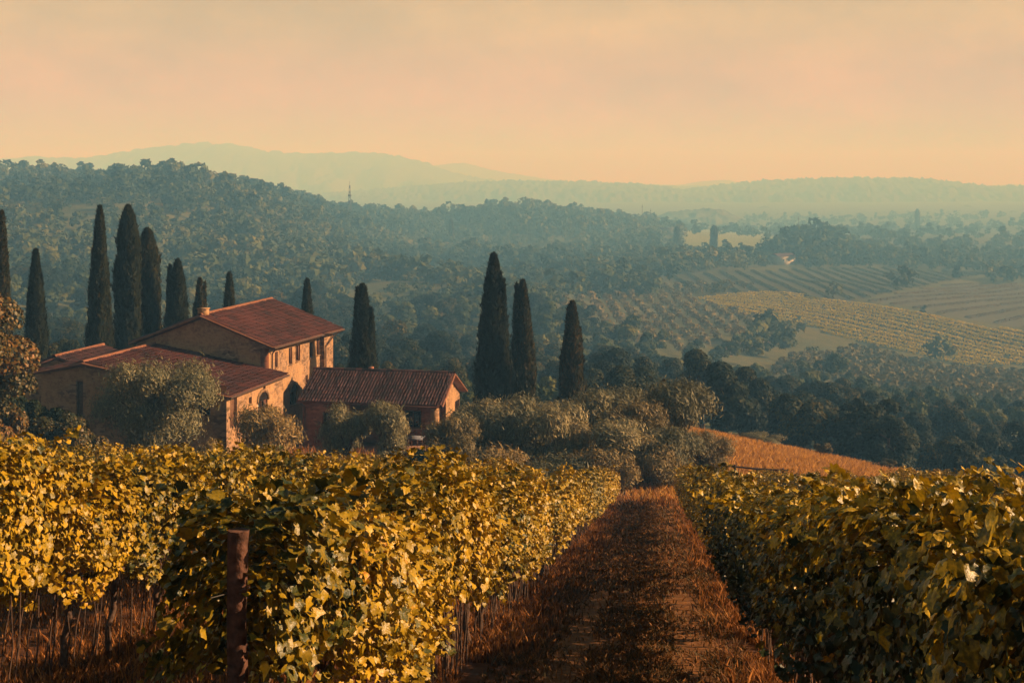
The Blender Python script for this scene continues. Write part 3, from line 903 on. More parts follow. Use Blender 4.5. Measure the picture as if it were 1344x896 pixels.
# leafy bushes
def bush_mesh(seed, mat, n=13000, size=0.075):
    C, Rl = lobes(seed, 22, 0.95, 0.62, 0.7, 0.34)
    V, Fq, r = crown(seed, C, Rl, n, size, LEAF6, shell=0.5)
    return mesh('foliage', V, Fq, mat, r)
def scrub_mesh(seed, mat, n=11000):
    C, Rl = lobes(seed, 20, 0.95, 0.55, 0.65, 0.32)
    V, Fq, r = feather(seed, C, Rl, n, 0.085)
    V2, F2, r2 = feather(seed + 50, C, Rl * 1.35, 2500, 0.15, 0.16, 1.4)
    return mesh('foliage', np.vstack([V, V2]), [np.vstack([Fq, F2 + len(V)])], mat, np.concatenate([r, r2]))
BUSH = [bush_mesh(81, M['autumn']), scrub_mesh(82, M['olive_red']), bush_mesh(83, M['broadleaf']), scrub_mesh(84, M['olive'])]
BSH = [
    (22, 505, 90, 68, 2, 'dark bush under the autumn tree at the left edge'),
    (62, 525, 80, 69, 2, 'dark green bush between the autumn tree and the left gable wall'),
    (-10, 520, 90, 66, 0, 'rusty bush cut by the left edge below the autumn tree'),
    (75, 535, 110, 67, 0, 'low dark red-tinged bush in front of the left gable wall'),
    (120, 560, 70, 66, 0, 'low bush at the foot of the largest olive tree, left side'),
    (275, 575, 60, 68, 1, 'low reddish bush right of the largest olive tree'),
    (560, 588, 90, 69, 2, 'dark bush below the low stone wall of the porch'),
    (650, 585, 110, 68, 1, 'low dark scrub in front of the olives under the tall cypresses'),
    (720, 590, 110, 68, 3, 'grey-green scrub in front of the olive line, under the shorter cypress'),
    (790, 585, 100, 68, 1, 'red-brown scrub at the end of the vine rows left of the path'),
    (868, 580, 90, 70, 1, 'rusty scrub where the grass path ends'),
    (1000, 566, 58, 106, 3, 'pale grey-green bush behind the crest of the golden meadow'),
    (1078, 577, 30, 106, 0, 'small leafy bush on the crest of the golden meadow'),
    (1160, 600, 34, 103, 0, 'thin bush low on the right side of the golden meadow'),
]
for k, (px, top, w, Y, v, lab) in enumerate(BSH):
    b = on_ground(px, Y)
    h = max((HZ - top) / F * Y - b.z, 0.8); wd = w / F * Y
    tag(link('bush', BUSH[v], None, b, k * 1.1, (wd / 2.2, wd / 2.2, h / 1.6)), lab, 'bush', 'bushes around the olives and meadow')

# autumn tree at the left edge
C, Rl = lobes(91, 22, 2.5, 3.9, 4.3, 1.15)
V, Fq, r = crown(91, C, Rl, 24000, 0.13, LEAF6, shell=0.5)
b = on_ground(-48, 63)
t = thing('autumn_tree', 'orange-leaved autumn tree at the left edge of the photo above the vines', 'tree', b, 0.4, (1.1, 1.0, 1.2))
link('crown', mesh('crown', V, Fq, M['autumn'], r), t)
link('trunk', trunk_mesh(91, 4, 0.25, C, Rl), t)

# ------------------------------------------------------------------ the farmhouse
U = np.array([0.2, 0.98, 0]); U = U / np.linalg.norm(U)          # runs away from the camera
W = np.array([-U[1], U[0], 0])                                      # runs to the left
ZUP = np.array([0, 0, 1.0])

def wall(name, parent, p0, d, L, z0, top, holes, mat, inward, depth=0.20):
    """upright wall from p0 along d; top is [(u, z)] or a number; holes are (u0, u1, z0, z1)"""
    p0 = np.array(p0, float); d = np.array(d, float); inward = np.array(inward, float)
    tp = top if isinstance(top, list) else [(0, top), (L, top)]
    us = sorted(set([0, L] + [a for h in holes for a in h[:2]] + [a for a, _ in tp]))
    tf = lambda u: float(np.interp(u, [a for a, _ in tp], [z for _, z in tp]))
    zs = sorted(set([z0] + [a for h in holes for a in h[2:4]]))
    b = MB()
    P = lambda u, z, k=0.0: np.array([p0[0], p0[1], 0]) + d * u + ZUP * z + inward * k
    for i in range(len(us) - 1):
        ua, ub = us[i], us[i + 1]
        for j in range(len(zs)):
            za = zs[j]
            last = j == len(zs) - 1
            zb0, zb1 = (tf(ua), tf(ub)) if last else (zs[j + 1],) * 2
            um = (ua + ub) / 2
            if not last and any(h[0] <= um <= h[1] and h[2] <= (za + zb0) / 2 <= h[3] for h in holes):
                continue
            b.add([P(ua, za), P(ub, za), P(ub, zb1), P(ua, zb0)], [[0, 1, 2, 3]])
    for h in holes:
        a, c, e, g = h[:4]
        for q in ([(a, e), (c, e)], [(c, e), (c, g)], [(c, g), (a, g)], [(a, g), (a, e)]):
            b.add([P(*q[0]), P(*q[1]), P(q[1][0], q[1][1], depth), P(q[0][0], q[0][1], depth)], [[0, 1, 2, 3]])
    # closed back so that no light leaks in
    b.add([P(0, z0, depth + .02), P(L, z0, depth + .02), P(L, min(tf(L), tf(0)), depth + .02), P(0, min(tf(L), tf(0)), depth + .02)], [[3, 2, 1, 0]])
    return link(name, b.build(name, mat), parent)

def rotm(d, n):
    return np.stack([d, n, ZUP], axis=1)

def window(parent, p0, d, h, outward, kind='window', shut=True, arch=False):
    """frame, pane and a half-open shutter set in an opening"""
    a, c, e, g = h[:4]
    d = np.array(d); o = np.array(outward); p0 = np.array([p0[0], p0[1], 0])
    wd, ht = c - a, g - e
    cen = p0 + d * (a + c) / 2 + ZUP * (e + g) / 2
    R = rotm(d, o)
    f = MB()
    t = 0.07
    for s in (-1, 1):
        f.box(cen + d * s * (wd / 2 - t / 2) - o * 0.13, (t, 0.06, ht), R)
    for s in (-1, 1):
        f.box(cen + ZUP * s * (ht / 2 - t / 2) - o * 0.13, (wd - 2 * t, 0.056, t), R)
    if kind == 'window':
        f.box(cen - o * 0.13, (0.04, 0.05, ht - 2 * t), R)
    w_ = link(kind, f.build(kind, M['timber']), parent)
    pb = MB().box(cen - o * 0.17, (wd - 0.02, 0.02, ht - 0.02), R)
    link('pane' if kind == 'window' else 'panel', pb.build('pane', M['glass'] if kind == 'window' else M['timber']), w_)
    if kind == 'window':
        link('sill', MB().box(cen - ZUP * (ht / 2 + 0.03) + o * 0.02, (wd + 0.10, 0.10, 0.05), R).build('sill', M['stone']), w_)
        if shut:
            s = 1
            link('shutter', MB().box(cen + d * s * (wd * 0.34) - o * 0.09, (wd * 0.26, 0.04, ht * 0.97), R).build('shutter', M['shutter']), w_)
    return w_

def tiled_slope(parent, e0, e1, r1, r0, mat, pitch=0.24, row=0.40, thick=0.12):
    """roof slope between the eave e0-e1 and the ridge r0-r1: deck and rows of barrel tiles"""
    e0, e1, r0, r1 = [np.array(p, float) for p in (e0, e1, r0, r1)]
    n = np.cross(e1 - e0, r0 - e0); n /= np.linalg.norm(n)
    if n[2] < 0: n = -n
    deck = MB().hexa([e0 - n * thick, e1 - n * thick, r1 - n * thick, r0 - n * thick, e0, e1, r1, r0])
    L = np.linalg.norm(e1 - e0); S = np.linalg.norm(r0 - e0)
    nc, nr = int(L / pitch), int(S / row)
    b = MB(); g = random.Random(int(L * 100))
    ex = (e1 - e0) / L
    for i in range(nc):
        wav = g.uniform(-0.012, 0.012)
        tone = g.random()
        for j in range(nr):
            t0, t1 = j / nr, (j + 1.16) / nr
            t1 = min(t1, 1.0)
            a0 = e0 + (e1 - e0) * (i + 0.5) / nc; a1 = r0 + (r1 - r0) * (i + 0.5) / nc
            p = a0 + (a1 - a0) * t0; q = a0 + (a1 - a0) * t1
            w0, w1 = pitch * 0.46, pitch * 0.36
            jig = ex * (wav + g.uniform(-0.03, 0.03)); lift = n * (g.uniform(0.0, 0.035) + 0.05 * float(vnoise(np.array([i / 6.0]), np.array([j / 4.0]), 5)[0]))
            V = []
            for (c, w, h0) in ((p, w0, 0.03), (q, w1, 0.006)):
                for s, hh in ((-1, 0.0), (-0.55, 0.075), (0.55, 0.075), (1, 0.0)):
                    V.append(c + jig + lift + ex * s * w + n * (hh * w / 0.11 + h0))
            b.add(V, [[0, 1, 5, 4], [1, 2, 6, 5], [2, 3, 7, 6]], min(1, max(0, 0.45 * g.random() + 0.2 * tone + 0.4 * float(vnoise(np.array([i / 5.0]), np.array([j / 3.0]), 7)[0]) - 0.02)))
    d_ = link('roof', deck.build('roof', M['roof_deck']), parent)
    o = link('roof_tiles', b.build('roof_tiles', mat), d_, kind='stuff')
    return d_

def ridge_tiles(parent, a, b_, mat=None):
    a, b_ = np.array(a, float), np.array(b_, float)
    L = np.linalg.norm(b_ - a); d = (b_ - a) / L
    s = norm(np.cross(d, ZUP)); n = int(L / 0.42); m = MB()
    for i in range(n):
        p, q = a + d * L * i / n, a + d * L * (i + 1.1) / n
        V = []
        for c, w in ((p, 0.17), (q, 0.14)):
            for x, z in ((-1, -0.07), (-0.55, 0.07), (0.55, 0.07), (1, -0.07)):
                V.append(c + s * x * w + ZUP * (z + 0.10 + random.uniform(0, 0.012)))
        m.add(V, [[0, 1, 5, 4], [1, 2, 6, 5], [2, 3, 7, 6]])
    link('ridge_tiles', m.build('ridge_tiles', mat or M['tile_ridge']), parent, kind='stuff')

def pixel_on_plane(px, py, p0, nrm):
    d = np.array([(px - 672) / F, 1.0, (HZ - py) / F])
    t = np.dot(np.array(p0), nrm) / np.dot(d, nrm)
    return d * t

def hole_px(p0, d, nrm, x0, y0, x1, y1):
    """opening given by photo points on the wall plane through p0"""
    P = np.array([p0[0], p0[1], 0.0])
    a = pixel_on_plane(x0, y0, P, nrm); c = pixel_on_plane(x1, y1, P, nrm)
    ua, uc = np.dot(a - P, d), np.dot(c - P, d)
    m = pixel_on_plane((x0 + x1) / 2, y0, P, nrm); k = pixel_on_plane((x0 + x1) / 2, y1, P, nrm)
    return (min(ua, uc), max(ua, uc), k[2], m[2])

GZ = -19.0
# ---- main block
house = thing('farmhouse', 'old two-storey stone farmhouse with terracotta roofs and a sunlit side wall', 'farmhouse', (-15.7, 85.0, 0))
house.location = (0, 0, 0)
Cn = np.array([-15.95, 85.0, 0.0])                     # near right corner
LM, WM = 11.7, 9.4
ze, zr = -10.75, -8.95
rhs = [hole_px(Cn, U, -W, *q) for q in [(361, 461.5, 364.5, 482), (379, 456, 383.5, 478), (388, 453, 394, 474), (406, 448.5, 411, 469), (415.5, 445, 419.5, 466)]]
slit = hole_px(Cn, U, -W, 401, 492, 404, 502)
archh = hole_px(Cn, U, -W, 380.5, 513, 390, 531)
UB = 9.75                                                # where the rear bay begins
hs_ = [h for h in rhs if h[1] < UB] + [slit, archh]
wall('wall', house, Cn, U, UB, GZ, ze, hs_, M['stucco_sun'], W)
for h in hs_[:-2]:
    window(house, Cn, U, h, -W, 'window')
window(house, Cn, U, slit, -W, 'window', False)
window(house, Cn, U, archh, -W, 'window')
# rear bay standing 0.8 m proud
bay0 = Cn + U * UB
bay1 = bay0 - W * 0.3
wall('wall', house, bay0, -W, 0.3, GZ, ze - 0.05, [], M['stucco_sun'], U)
wall('wall', house, bay1, U, LM - UB, GZ, ze - 0.05, [], M['stucco_sun'], W)
# gable wall to the camera, back wall, left wall
A0 = Cn
wall('wall', house, A0, W, WM, GZ, [(0, ze), (WM / 2, zr - 0.05), (WM, ze)], [], M['stucco_sun'], U)
wall('wall', house, Cn + W * WM, U, LM, GZ, ze, [], M['stucco_sun'], -W)
wall('wall', house, Cn + U * LM, W, WM, GZ, [(0, ze), (WM / 2, zr - 0.05), (WM, ze)], [], M['stucco_sun'], -U)
ov, gv = 0.42, 0.35
sl = (zr - ze) / (WM / 2)
def P3(base, u, w, z):
    q = base + U * u + W * w
    return np.array([q[0], q[1], z])
eR0, eR1 = P3(Cn, -gv, -ov, ze - sl * ov), P3(Cn, LM + gv, -ov - 0.55, ze - sl * (ov + 0.3))
rR0, rR1 = P3(Cn, -gv, WM / 2, zr), P3(Cn, LM + gv, WM / 2, zr)
eL0, eL1 = P3(Cn, -gv, WM + ov, ze - sl * ov), P3(Cn, LM + gv, WM + ov, ze - sl * ov)
zo = np.array([0, 0, 0.16])
tiled_slope(house, eR0 + zo, eR1 + zo, rR1 + zo, rR0 + zo, M['tile'])
tiled_slope(house, eL0 + zo, eL1 + zo, rR1 + zo, rR0 + zo, M['tile'])
ridge_tiles(house, rR0 + zo, rR1 + zo)
# verge boards of the gable
b = MB()
for (p, q) in ((eR0, rR0), (rR0, eL0)):
    b.tube([p + zo * 0.9 - U * 0.02, q + zo * 0.9 - U * 0.02], 0.07, 4)
link('verge', b.build('verge', M['tile_ridge']), house)
# stone block and stub chimney on the near end of the ridge
link('chimney', MB().box(rR0 + U * 0.55 + ZUP * 0.32, (0.6, 0.5, 0.5), rotm(W, U)).box(rR0 + U * 0.55 + ZUP * 0.60, (0.7, 0.6, 0.07), rotm(W, U)).build('chimney', M['stucco_sun']), house)
# gutter and two rain pipes
g0, g1 = eR0 + zo - W * 0.07 - ZUP * 0.06, eR1 + zo - W * 0.07 - ZUP * 0.06
link('gutter', MB().tube([g0, g1], 0.075, 8).build('gutter', M['copper'], True), house)
pc = Cn - W * 0.08 + U * 0.10
link('rain_pipe', MB().tube([g0 + U * 0.5, P3(pc, 0.3, 0, ze - 0.5), P3(pc, 0.3, 0, ze - 0.9), P3(pc, 0.3, 0, -13.2)], 0.05, 6).build('rain_pipe', M['copper'], True), house)
pb_ = bay1 - W * 0.05
link('rain_pipe', MB().tube([g1 - U * 0.4, P3(pb_, LM - UB - 0.3, -0.12, ze - 0.55), P3(pb_, 0.1, -0.06, ze - 1.2), P3(pb_, 0.1, -0.06, GZ + 1)], 0.055, 6).build('rain_pipe', M['copper'], True), house)
# brick strip at the near corner
link('corner_stones', MB().box(P3(Cn, -0.03, 0.28, (GZ + ze) / 2), (0.55, 0.08, ze - GZ - 0.15), rotm(W, U)).build('corner_stones', M['stucco_red']), house)

# ---- lower wing in front (to the left), long lopsided gable
Dn = np.array([-16.75, 76.0, 0.0]); LW = 8.9; WW = 12.0; wr = 9.1
z1, z2, z3 = -12.6, -10.95, -11.55                      # right eave, ridge, left eave
d_open = hole_px(Dn, U, -W, 302, 521, 311, 560)
sq1 = hole_px(Dn, U, -W, 345.5, 506, 348.5, 513); sq2 = hole_px(Dn, U, -W, 326.5, 521, 330.5, 530)
ar = hole_px(Dn, U, -W, 338.5, 525, 351, 548); sm = hole_px(Dn, U, -W, 360.5, 533, 364, 547)
hh = [d_open, sq1, sq2, ar, sm]
wall('wall', house, Dn, U, LW, GZ, z1, hh, M['stucco_sun'], W)
window(house, Dn, U, d_open, -W, 'door')
for h in (sq1, sq2, sm):
    window(house, Dn, U, h, -W, 'window', False)
aw = window(house, Dn, U, ar, -W, 'window', True)
# arch heads in brick over the arched openings
for (pp, h) in ((Dn, ar), (Cn, archh)):
    m = MB(); cx = (h[0] + h[1]) / 2; rad = (h[1] - h[0]) / 2
    for k in range(7):
        a = pi * (k + 0.5) / 7
        P = np.array([pp[0], pp[1], 0]) + U * (cx + cos(a) * (rad + 0.10)) + ZUP * (h[3] + sin(a) * rad * 0.75 + 0.02) - W * 0.03
        ca, sa = cos(a), sin(a)
        R = np.stack([-sa * U + ca * ZUP, -W, ca * U + sa * ZUP], axis=1)
        m.box(P, (0.20 + rad * 0.3, 0.10, 0.17), R)
    link('arch', m.build('arch', M['stone']), house)
    # dark lunette under the arch
    L_ = MB(); N = 9
    vs = [np.array([pp[0], pp[1], 0]) + U * (cx + cos(pi * i / N) * rad) + ZUP * (h[3] + sin(pi * i / N) * rad * 0.7) - W * 0.012 for i in range(N + 1)]
    L_.add(vs, [list(range(N + 1))])
    link('lunette', L_.build('lunette', M['glass']), house)
fw = hole_px(Dn, W, -U, 276, 519, 254, 546)
wd_ = hole_px(Dn, W, -U, 109, 500, 100, 556)
fh = [(min(fw[0], fw[1]), max(fw[0], fw[1]), fw[2], fw[3]), (min(wd_[0], wd_[1]), max(wd_[0], wd_[1]), wd_[2], wd_[3])]
wall('wall', house, Dn, W, WW, GZ, [(0, z1), (wr, z2 - 0.04), (WW, z3)], fh, M['stucco_sun'], U)
window(house, Dn, W, fh[0], -U, 'window', False)
window(house, Dn, W, fh[1], -U, 'door')
wall('wall', house, Dn + W * WW, U, LW, GZ, z3, [], M['stucco_sun'], -W)
s1 = (z2 - z1) / wr; s2 = (z2 - z3) / (WW - wr)
a0, a1 = P3(Dn, -gv, -0.35, z1 - s1 * 0.35), P3(Dn, LW, -0.35, z1 - s1 * 0.35)
b0, b1 = P3(Dn, -gv, wr, z2), P3(Dn, LW, wr, z2)
c0, c1 = P3(Dn, -gv, WW + 0.3, z3 - s2 * 0.3), P3(Dn, LW, WW + 0.3, z3 - s2 * 0.3)
zo2 = np.array([0, 0, 0.15])
tiled_slope(house, a0 + zo2, a1 + zo2, b1 + zo2, b0 + zo2, M['tile'])
tiled_slope(house, c0 + zo2, c1 + zo2, b1 + zo2, b0 + zo2, M['tile'])
ridge_tiles(house, b0 + zo2, b1 + zo2)
b = MB()
for (p, q) in ((a0, b0), (b0, c0)):
    b.tube([p + zo2 * 0.9 - U * 0.02, q + zo2 * 0.9 - U * 0.02], 0.09, 4)
link('verge', b.build('verge', M['tile_ridge']), house)
link('gutter', MB().tube([a0 + zo2 - W * 0.06 - ZUP * 0.05, a1 + zo2 - W * 0.06 - ZUP * 0.05], 0.06, 8).build('gutter', M['copper'], True), house)

# ---- small rear-left wing
En = np.array([-27.0, 84.0, -0.0]); LE, WE = 6.0, 5.6
wall('wall', house, En, W, WE, GZ, [(0, -12.35), (WE / 2, -11.5), (WE, -12.55)], [], M['stucco_sun'], U)
wall('wall', house, En, U, LE, GZ, -12.35, [], M['stucco_sun'], W)
wall('wall', house, En + W * WE, U, LE, GZ, -12.55, [], M['stucco_sun'], -W)
k0, k1 = P3(En, -0.3, WE / 2, -11.35), P3(En, LE, WE / 2, -11.35)
tiled_slope(house, P3(En, -0.3, -0.3, -12.3), P3(En, LE, -0.3, -12.3), k1, k0, M['tile_old'])
tiled_slope(house, P3(En, -0.3, WE + 0.3, -12.5), P3(En, LE, WE + 0.3, -12.5), k1, k0, M['tile_old'])
ridge_tiles(house, k0, k1)

# ---- porch building on the right
pb = thing('porch_building', 'low building with an open porch and a dark tiled roof, right of the farmhouse', 'outbuilding', (0, 0, 0))
On = np.array([-4.85, 84.3, 0.0]); LP, WP = 6.0, 9.3      # near right corner; depth; width
ye, yr, PF = -14.45, -13.0, -17.2
gw = hole_px(On, U, -W, 597, 525, 603, 540)
gd = hole_px(On, U, -W, 561, 534, 568, 585)
gd = (0.55, 1.55, PF, PF + 2.1)
gw = (gw[0], gw[1], gw[2], gw[3])
wall('wall', pb, On + U * 2.2, U, LP - 2.2, GZ, [(0, ye + (yr - ye) * 2.2 / (LP / 2)), (LP / 2 - 2.2, yr - 0.04), (LP - 2.2, ye)], [(gw[0] - 2.2, gw[1] - 2.2, gw[2], gw[3])] if gw[0] > 2.4 else [], M['stucco_sun'], W)
if gw[0] > 2.4:
    window(pb, On + U * 2.2, U, (gw[0] - 2.2, gw[1] - 2.2, gw[2], gw[3]), -W, 'window', False)
# upper triangle over the open end of the porch
link('gable_panel', MB().hexa([P3(On, 0.0, 0.0, ye - 0.02), P3(On, 2.2, 0.0, ye - 0.02), P3(On, 2.2, 0.25, ye - 0.02), P3(On, 0, 0.25, ye - 0.02),
                               P3(On, 0, 0.0, ye + 0.02), P3(On, 2.2, 0.0, ye + (yr - ye) * 2.2 / 3 - 0.03), P3(On, 2.2, 0.25, ye + (yr - ye) * 2.2 / 3 - 0.03), P3(On, 0, 0.25, ye + 0.02)]).build('gable_panel', M['stucco_sun']), pb)
wall('wall', pb, On + U * LP, W, WP, GZ, ye, [], M['stucco_sun'], -U)
# back wall of the porch with its window, solid bay at the left
pw = (1.7, 2.9, PF + 0.75, PF + 1.95); dr = (3.7, 4.7, PF, PF + 2.15); pw2 = (0.35, 1.0, PF + 0.8, PF + 1.9)
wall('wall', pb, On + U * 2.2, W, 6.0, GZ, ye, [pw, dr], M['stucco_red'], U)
window(pb, On + U * 2.2, W, pw, -U, 'window', False)
window(pb, On + U * 2.2, W, dr, -U, 'door')
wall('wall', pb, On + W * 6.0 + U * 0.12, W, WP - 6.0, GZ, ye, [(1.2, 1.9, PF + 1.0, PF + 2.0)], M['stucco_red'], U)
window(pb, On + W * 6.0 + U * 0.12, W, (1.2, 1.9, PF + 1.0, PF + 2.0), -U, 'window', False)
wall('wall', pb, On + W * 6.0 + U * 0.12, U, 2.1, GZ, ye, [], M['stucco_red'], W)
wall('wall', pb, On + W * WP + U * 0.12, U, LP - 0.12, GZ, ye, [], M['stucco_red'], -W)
for w_, wd2 in ((0.24, 0.48), (3.2, 0.4)):
    link('pillar', MB().box(P3(On, 0.24, w_, (PF + ye) / 2), (wd2, 0.46, ye - PF - 0.02), rotm(W, U)).box(P3(On, 0.24, w_, ye - 0.12), (wd2 + 0.12, 0.56, 0.12), rotm(W, U)).build('pillar', M['stucco_sun']), pb)
link('beam', MB().box(P3(On, 0.2, 3.2, ye + 0.0), (6.4, 0.2, 0.18), rotm(W, U)).build('beam', M['timber']), pb)
link('porch_floor', MB().box(P3(On, 0.9, 3.0, (PF + GZ) / 2 - 0.15), (6.5, 2.9, PF - GZ - 0.3), rotm(W, U)).build('porch_floor', M['terrace']), pb)
sp_ = (yr - ye) / (LP / 2)
f0, f1 = P3(On, -0.4, -0.4, ye - sp_ * 0.4), P3(On, -0.4, WP + 0.25, ye - sp_ * 0.4)
r0_, r1_ = P3(On, LP / 2, -0.4, yr), P3(On, LP / 2, WP + 0.25, yr)
h0, h1 = P3(On, LP + 0.4, -0.4, ye - sp_ * 0.4), P3(On, LP + 0.4, WP + 0.25, ye - sp_ * 0.4)
zo3 = np.array([0, 0, 0.16])
tiled_slope(pb, f0 + zo3, f1 + zo3, r1_ + zo3, r0_ + zo3, M['tile_old'], pitch=0.20)
tiled_slope(pb, h0 + zo3, h1 + zo3, r1_ + zo3, r0_ + zo3, M['tile_old'], pitch=0.20)
ridge_tiles(pb, r0_ + zo3, r1_ + zo3, M['tile_old'])
b = MB()
for (p, q) in ((f0, r0_), (r0_, h0)):
    b.tube([p + zo3 * 0.8 - W * 0.02, q + zo3 * 0.8 - W * 0.02], 0.09, 4)
link('verge', b.build('verge', M['tile_ridge']), pb)
link('rain_pipe', MB().tube([f1 + zo3 * 0.3 + W * -0.3, P3(On, -0.05, WP - 0.2, ye - 0.4), P3(On, -0.05, WP - 0.2, -16.4), P3(On, -0.1, WP + 0.05, -16.9), P3(On, -0.1, WP + 0.05, GZ)], 0.05, 6).build('rain_pipe', M['copper'], True), pb)
link('chimney', MB().box(P3(On, LP / 2 + 0.1, 5.5, yr + 0.30), (0.3, 0.3, 0.3), rotm(W, U)).build('chimney', M['tile_ridge']), pb)

# low terrace wall of rubble stones
tw = thing('terrace_wall', 'low rubble wall of reddish stones below the porch', 'wall', P3(On, -0.9, 3.1, GZ))
core = MB().box((0, 0, 0.75), (7.6, 0.35, 1.5), rotm(W, U))
tww = link('wall_core', core.build('wall_core', M['stone']), tw)
cnt = 0
sm_ = [MB().box((0, 0, 0), (1, 1, 1)).build('stone', M['stone']) for _ in range(1)]
stones = MB(); g = random.Random(3)
for r_ in range(6):
    x = -3.8
    while x < 3.7:
        wv = g.uniform(0.22, 0.5)
        c = W * (x + wv / 2) + (-U) * (0.19 + g.uniform(0, 0.04)) + ZUP * (0.16 + r_ * 0.235)
        R = rotm(W, U)
        x_, y_, z_ = wv / 2 - 0.015, 0.06, 0.105
        P = [np.array([i * x_ * g.uniform(0.8, 1), j * y_, k * z_ * g.uniform(0.8, 1)]) for i, j, k in ((-1, -1, -1), (1, -1, -1), (1, 1, -1), (-1, 1, -1), (-1, -1, 1), (1, -1, 1), (1, 1, 1), (-1, 1, 1))]
        stones.hexa([R @ p + c for p in P])
        x += wv
link('stones', stones.build('stones', plain_mat('wall_stone', (0.24, 0.12, 0.075), 0.95, 0.6, 3, rnd_var=0.8)), tw, kind='stuff')
link('coping', MB().box((0, 0, 1.54), (7.7, 0.5, 0.09), rotm(W, U)).build('coping', M['tile_ridge']), tw)

# table on the porch under a pale cloth, with two chairs
tc_ = P3(On, 0.9, 1.75, PF - 0.3)
tb = thing('porch_table', 'table under a pale blue cloth behind the porch pillar', 'table', tc_)
link('tablecloth', MB().box((0, 0, 0.745), (1.2, 0.7, 0.03), rotm(W, U)).hexa([R_ for R_ in [np.array(p) for p in
     [W * -0.62 - U * 0.38 + ZUP * 0.62, W * 0.62 - U * 0.38 + ZUP * 0.6, W * 0.6 - U * 0.36 + ZUP * 0.6, W * -0.6 - U * 0.36 + ZUP * 0.62,
      W * -0.6 - U * 0.355 + ZUP * 0.758, W * 0.6 - U * 0.355 + ZUP * 0.758, W * 0.6 - U * 0.345 + ZUP * 0.758, W * -0.6 - U * 0.345 + ZUP * 0.758]]]).build('tablecloth', M['cloth']), tb)
for s in (-1, 1):
    for q in (-1, 1):
        link('leg', MB().box(W * s * 0.54 + U * q * 0.28 + ZUP * 0.36, (0.06, 0.06, 0.72), rotm(W, U)).build('leg', M['timber']), tb)
def chair(loc, rz, label):
    t = thing('porch_chair', label, 'chair', loc, rz, None, 'chairs on the porch')
    link('seat', MB().box((0, 0, 0.45), (0.44, 0.44, 0.04)).build('seat', M['timber']), t)
    bk = MB().box((0, 0.2, 0.88), (0.44, 0.03, 0.1)).box((0, 0.2, 0.68), (0.40, 0.025, 0.07))
    for s in (-1, 1):
        bk.box((s * 0.2, 0.205, 0.7), (0.035, 0.035, 0.5))
    link('backrest', bk.build('backrest', M['timber']), t)
    lm = MB().box((0, 0, 0.215), (0.04, 0.04, 0.43)).build('leg', M['timber'])
    for a_ in (-1, 1):
        for b_ in (-1, 1):
            link('leg', lm, t, (a_ * 0.19, b_ * 0.19, 0))
chair(P3(On, 0.9, 0.75, PF - 0.3), radians(-75), 'dark wooden chair at the right end of the porch table')
chair(P3(On, 1.5, 2.0, PF - 0.3), radians(12), 'dark wooden chair behind the porch table')

# rail fence on the meadow
fa, fb = unproj(955, 611, 70.5), unproj(1034, 617, 70.0)
fr = thing('rail_fence', 'dark weathered rail on posts at the edge of the golden meadow', 'fence', (fa.x, fa.y, tz(fa.x, fa.y)))
o_ = Vector(fr.location)
q0, q1 = fa - o_, fb - o_
link('rail', MB().tube([q0, (q0 + q1) / 2 + Vector((0, 0, -0.05)), q1], [0.05, 0.06, 0.05], 6).build('rail', M['bark'], True), fr)
for s in (0.12, 0.92):
    p = q0.lerp(q1, s); gz_ = tz(p.x + o_.x, p.y + o_.y) - o_.z
    link('post', MB().tube([(p.x, p.y, gz_ - 0.2), (p.x, p.y, p.z + 0.1)], [0.07, 0.06], 6).build('post', M['bark'], True), fr)

# ------------------------------------------------------------------ the vines
LEAVES = [vine_leaf_shape(s, 0.1 + 0.03 * s) for s in range(6)]
LEAF_ME = []
for s, (T, TF) in enumerate(LEAVES):
    pass
for s in range(14):
    T, TF = fine_leaf_shape(s)
    LEAF_ME.append([mesh('leaf', T, TF, M[mm], np.full(len(TF), 0.08 + 0.12 * (s % 7)), True) for mm in ('vine_leaf', 'vine_leaf_green_shade')])
SIMPLE = vine_leaf_shape(1, 0.15, True)
VL = 1.25      # length of row for each vine

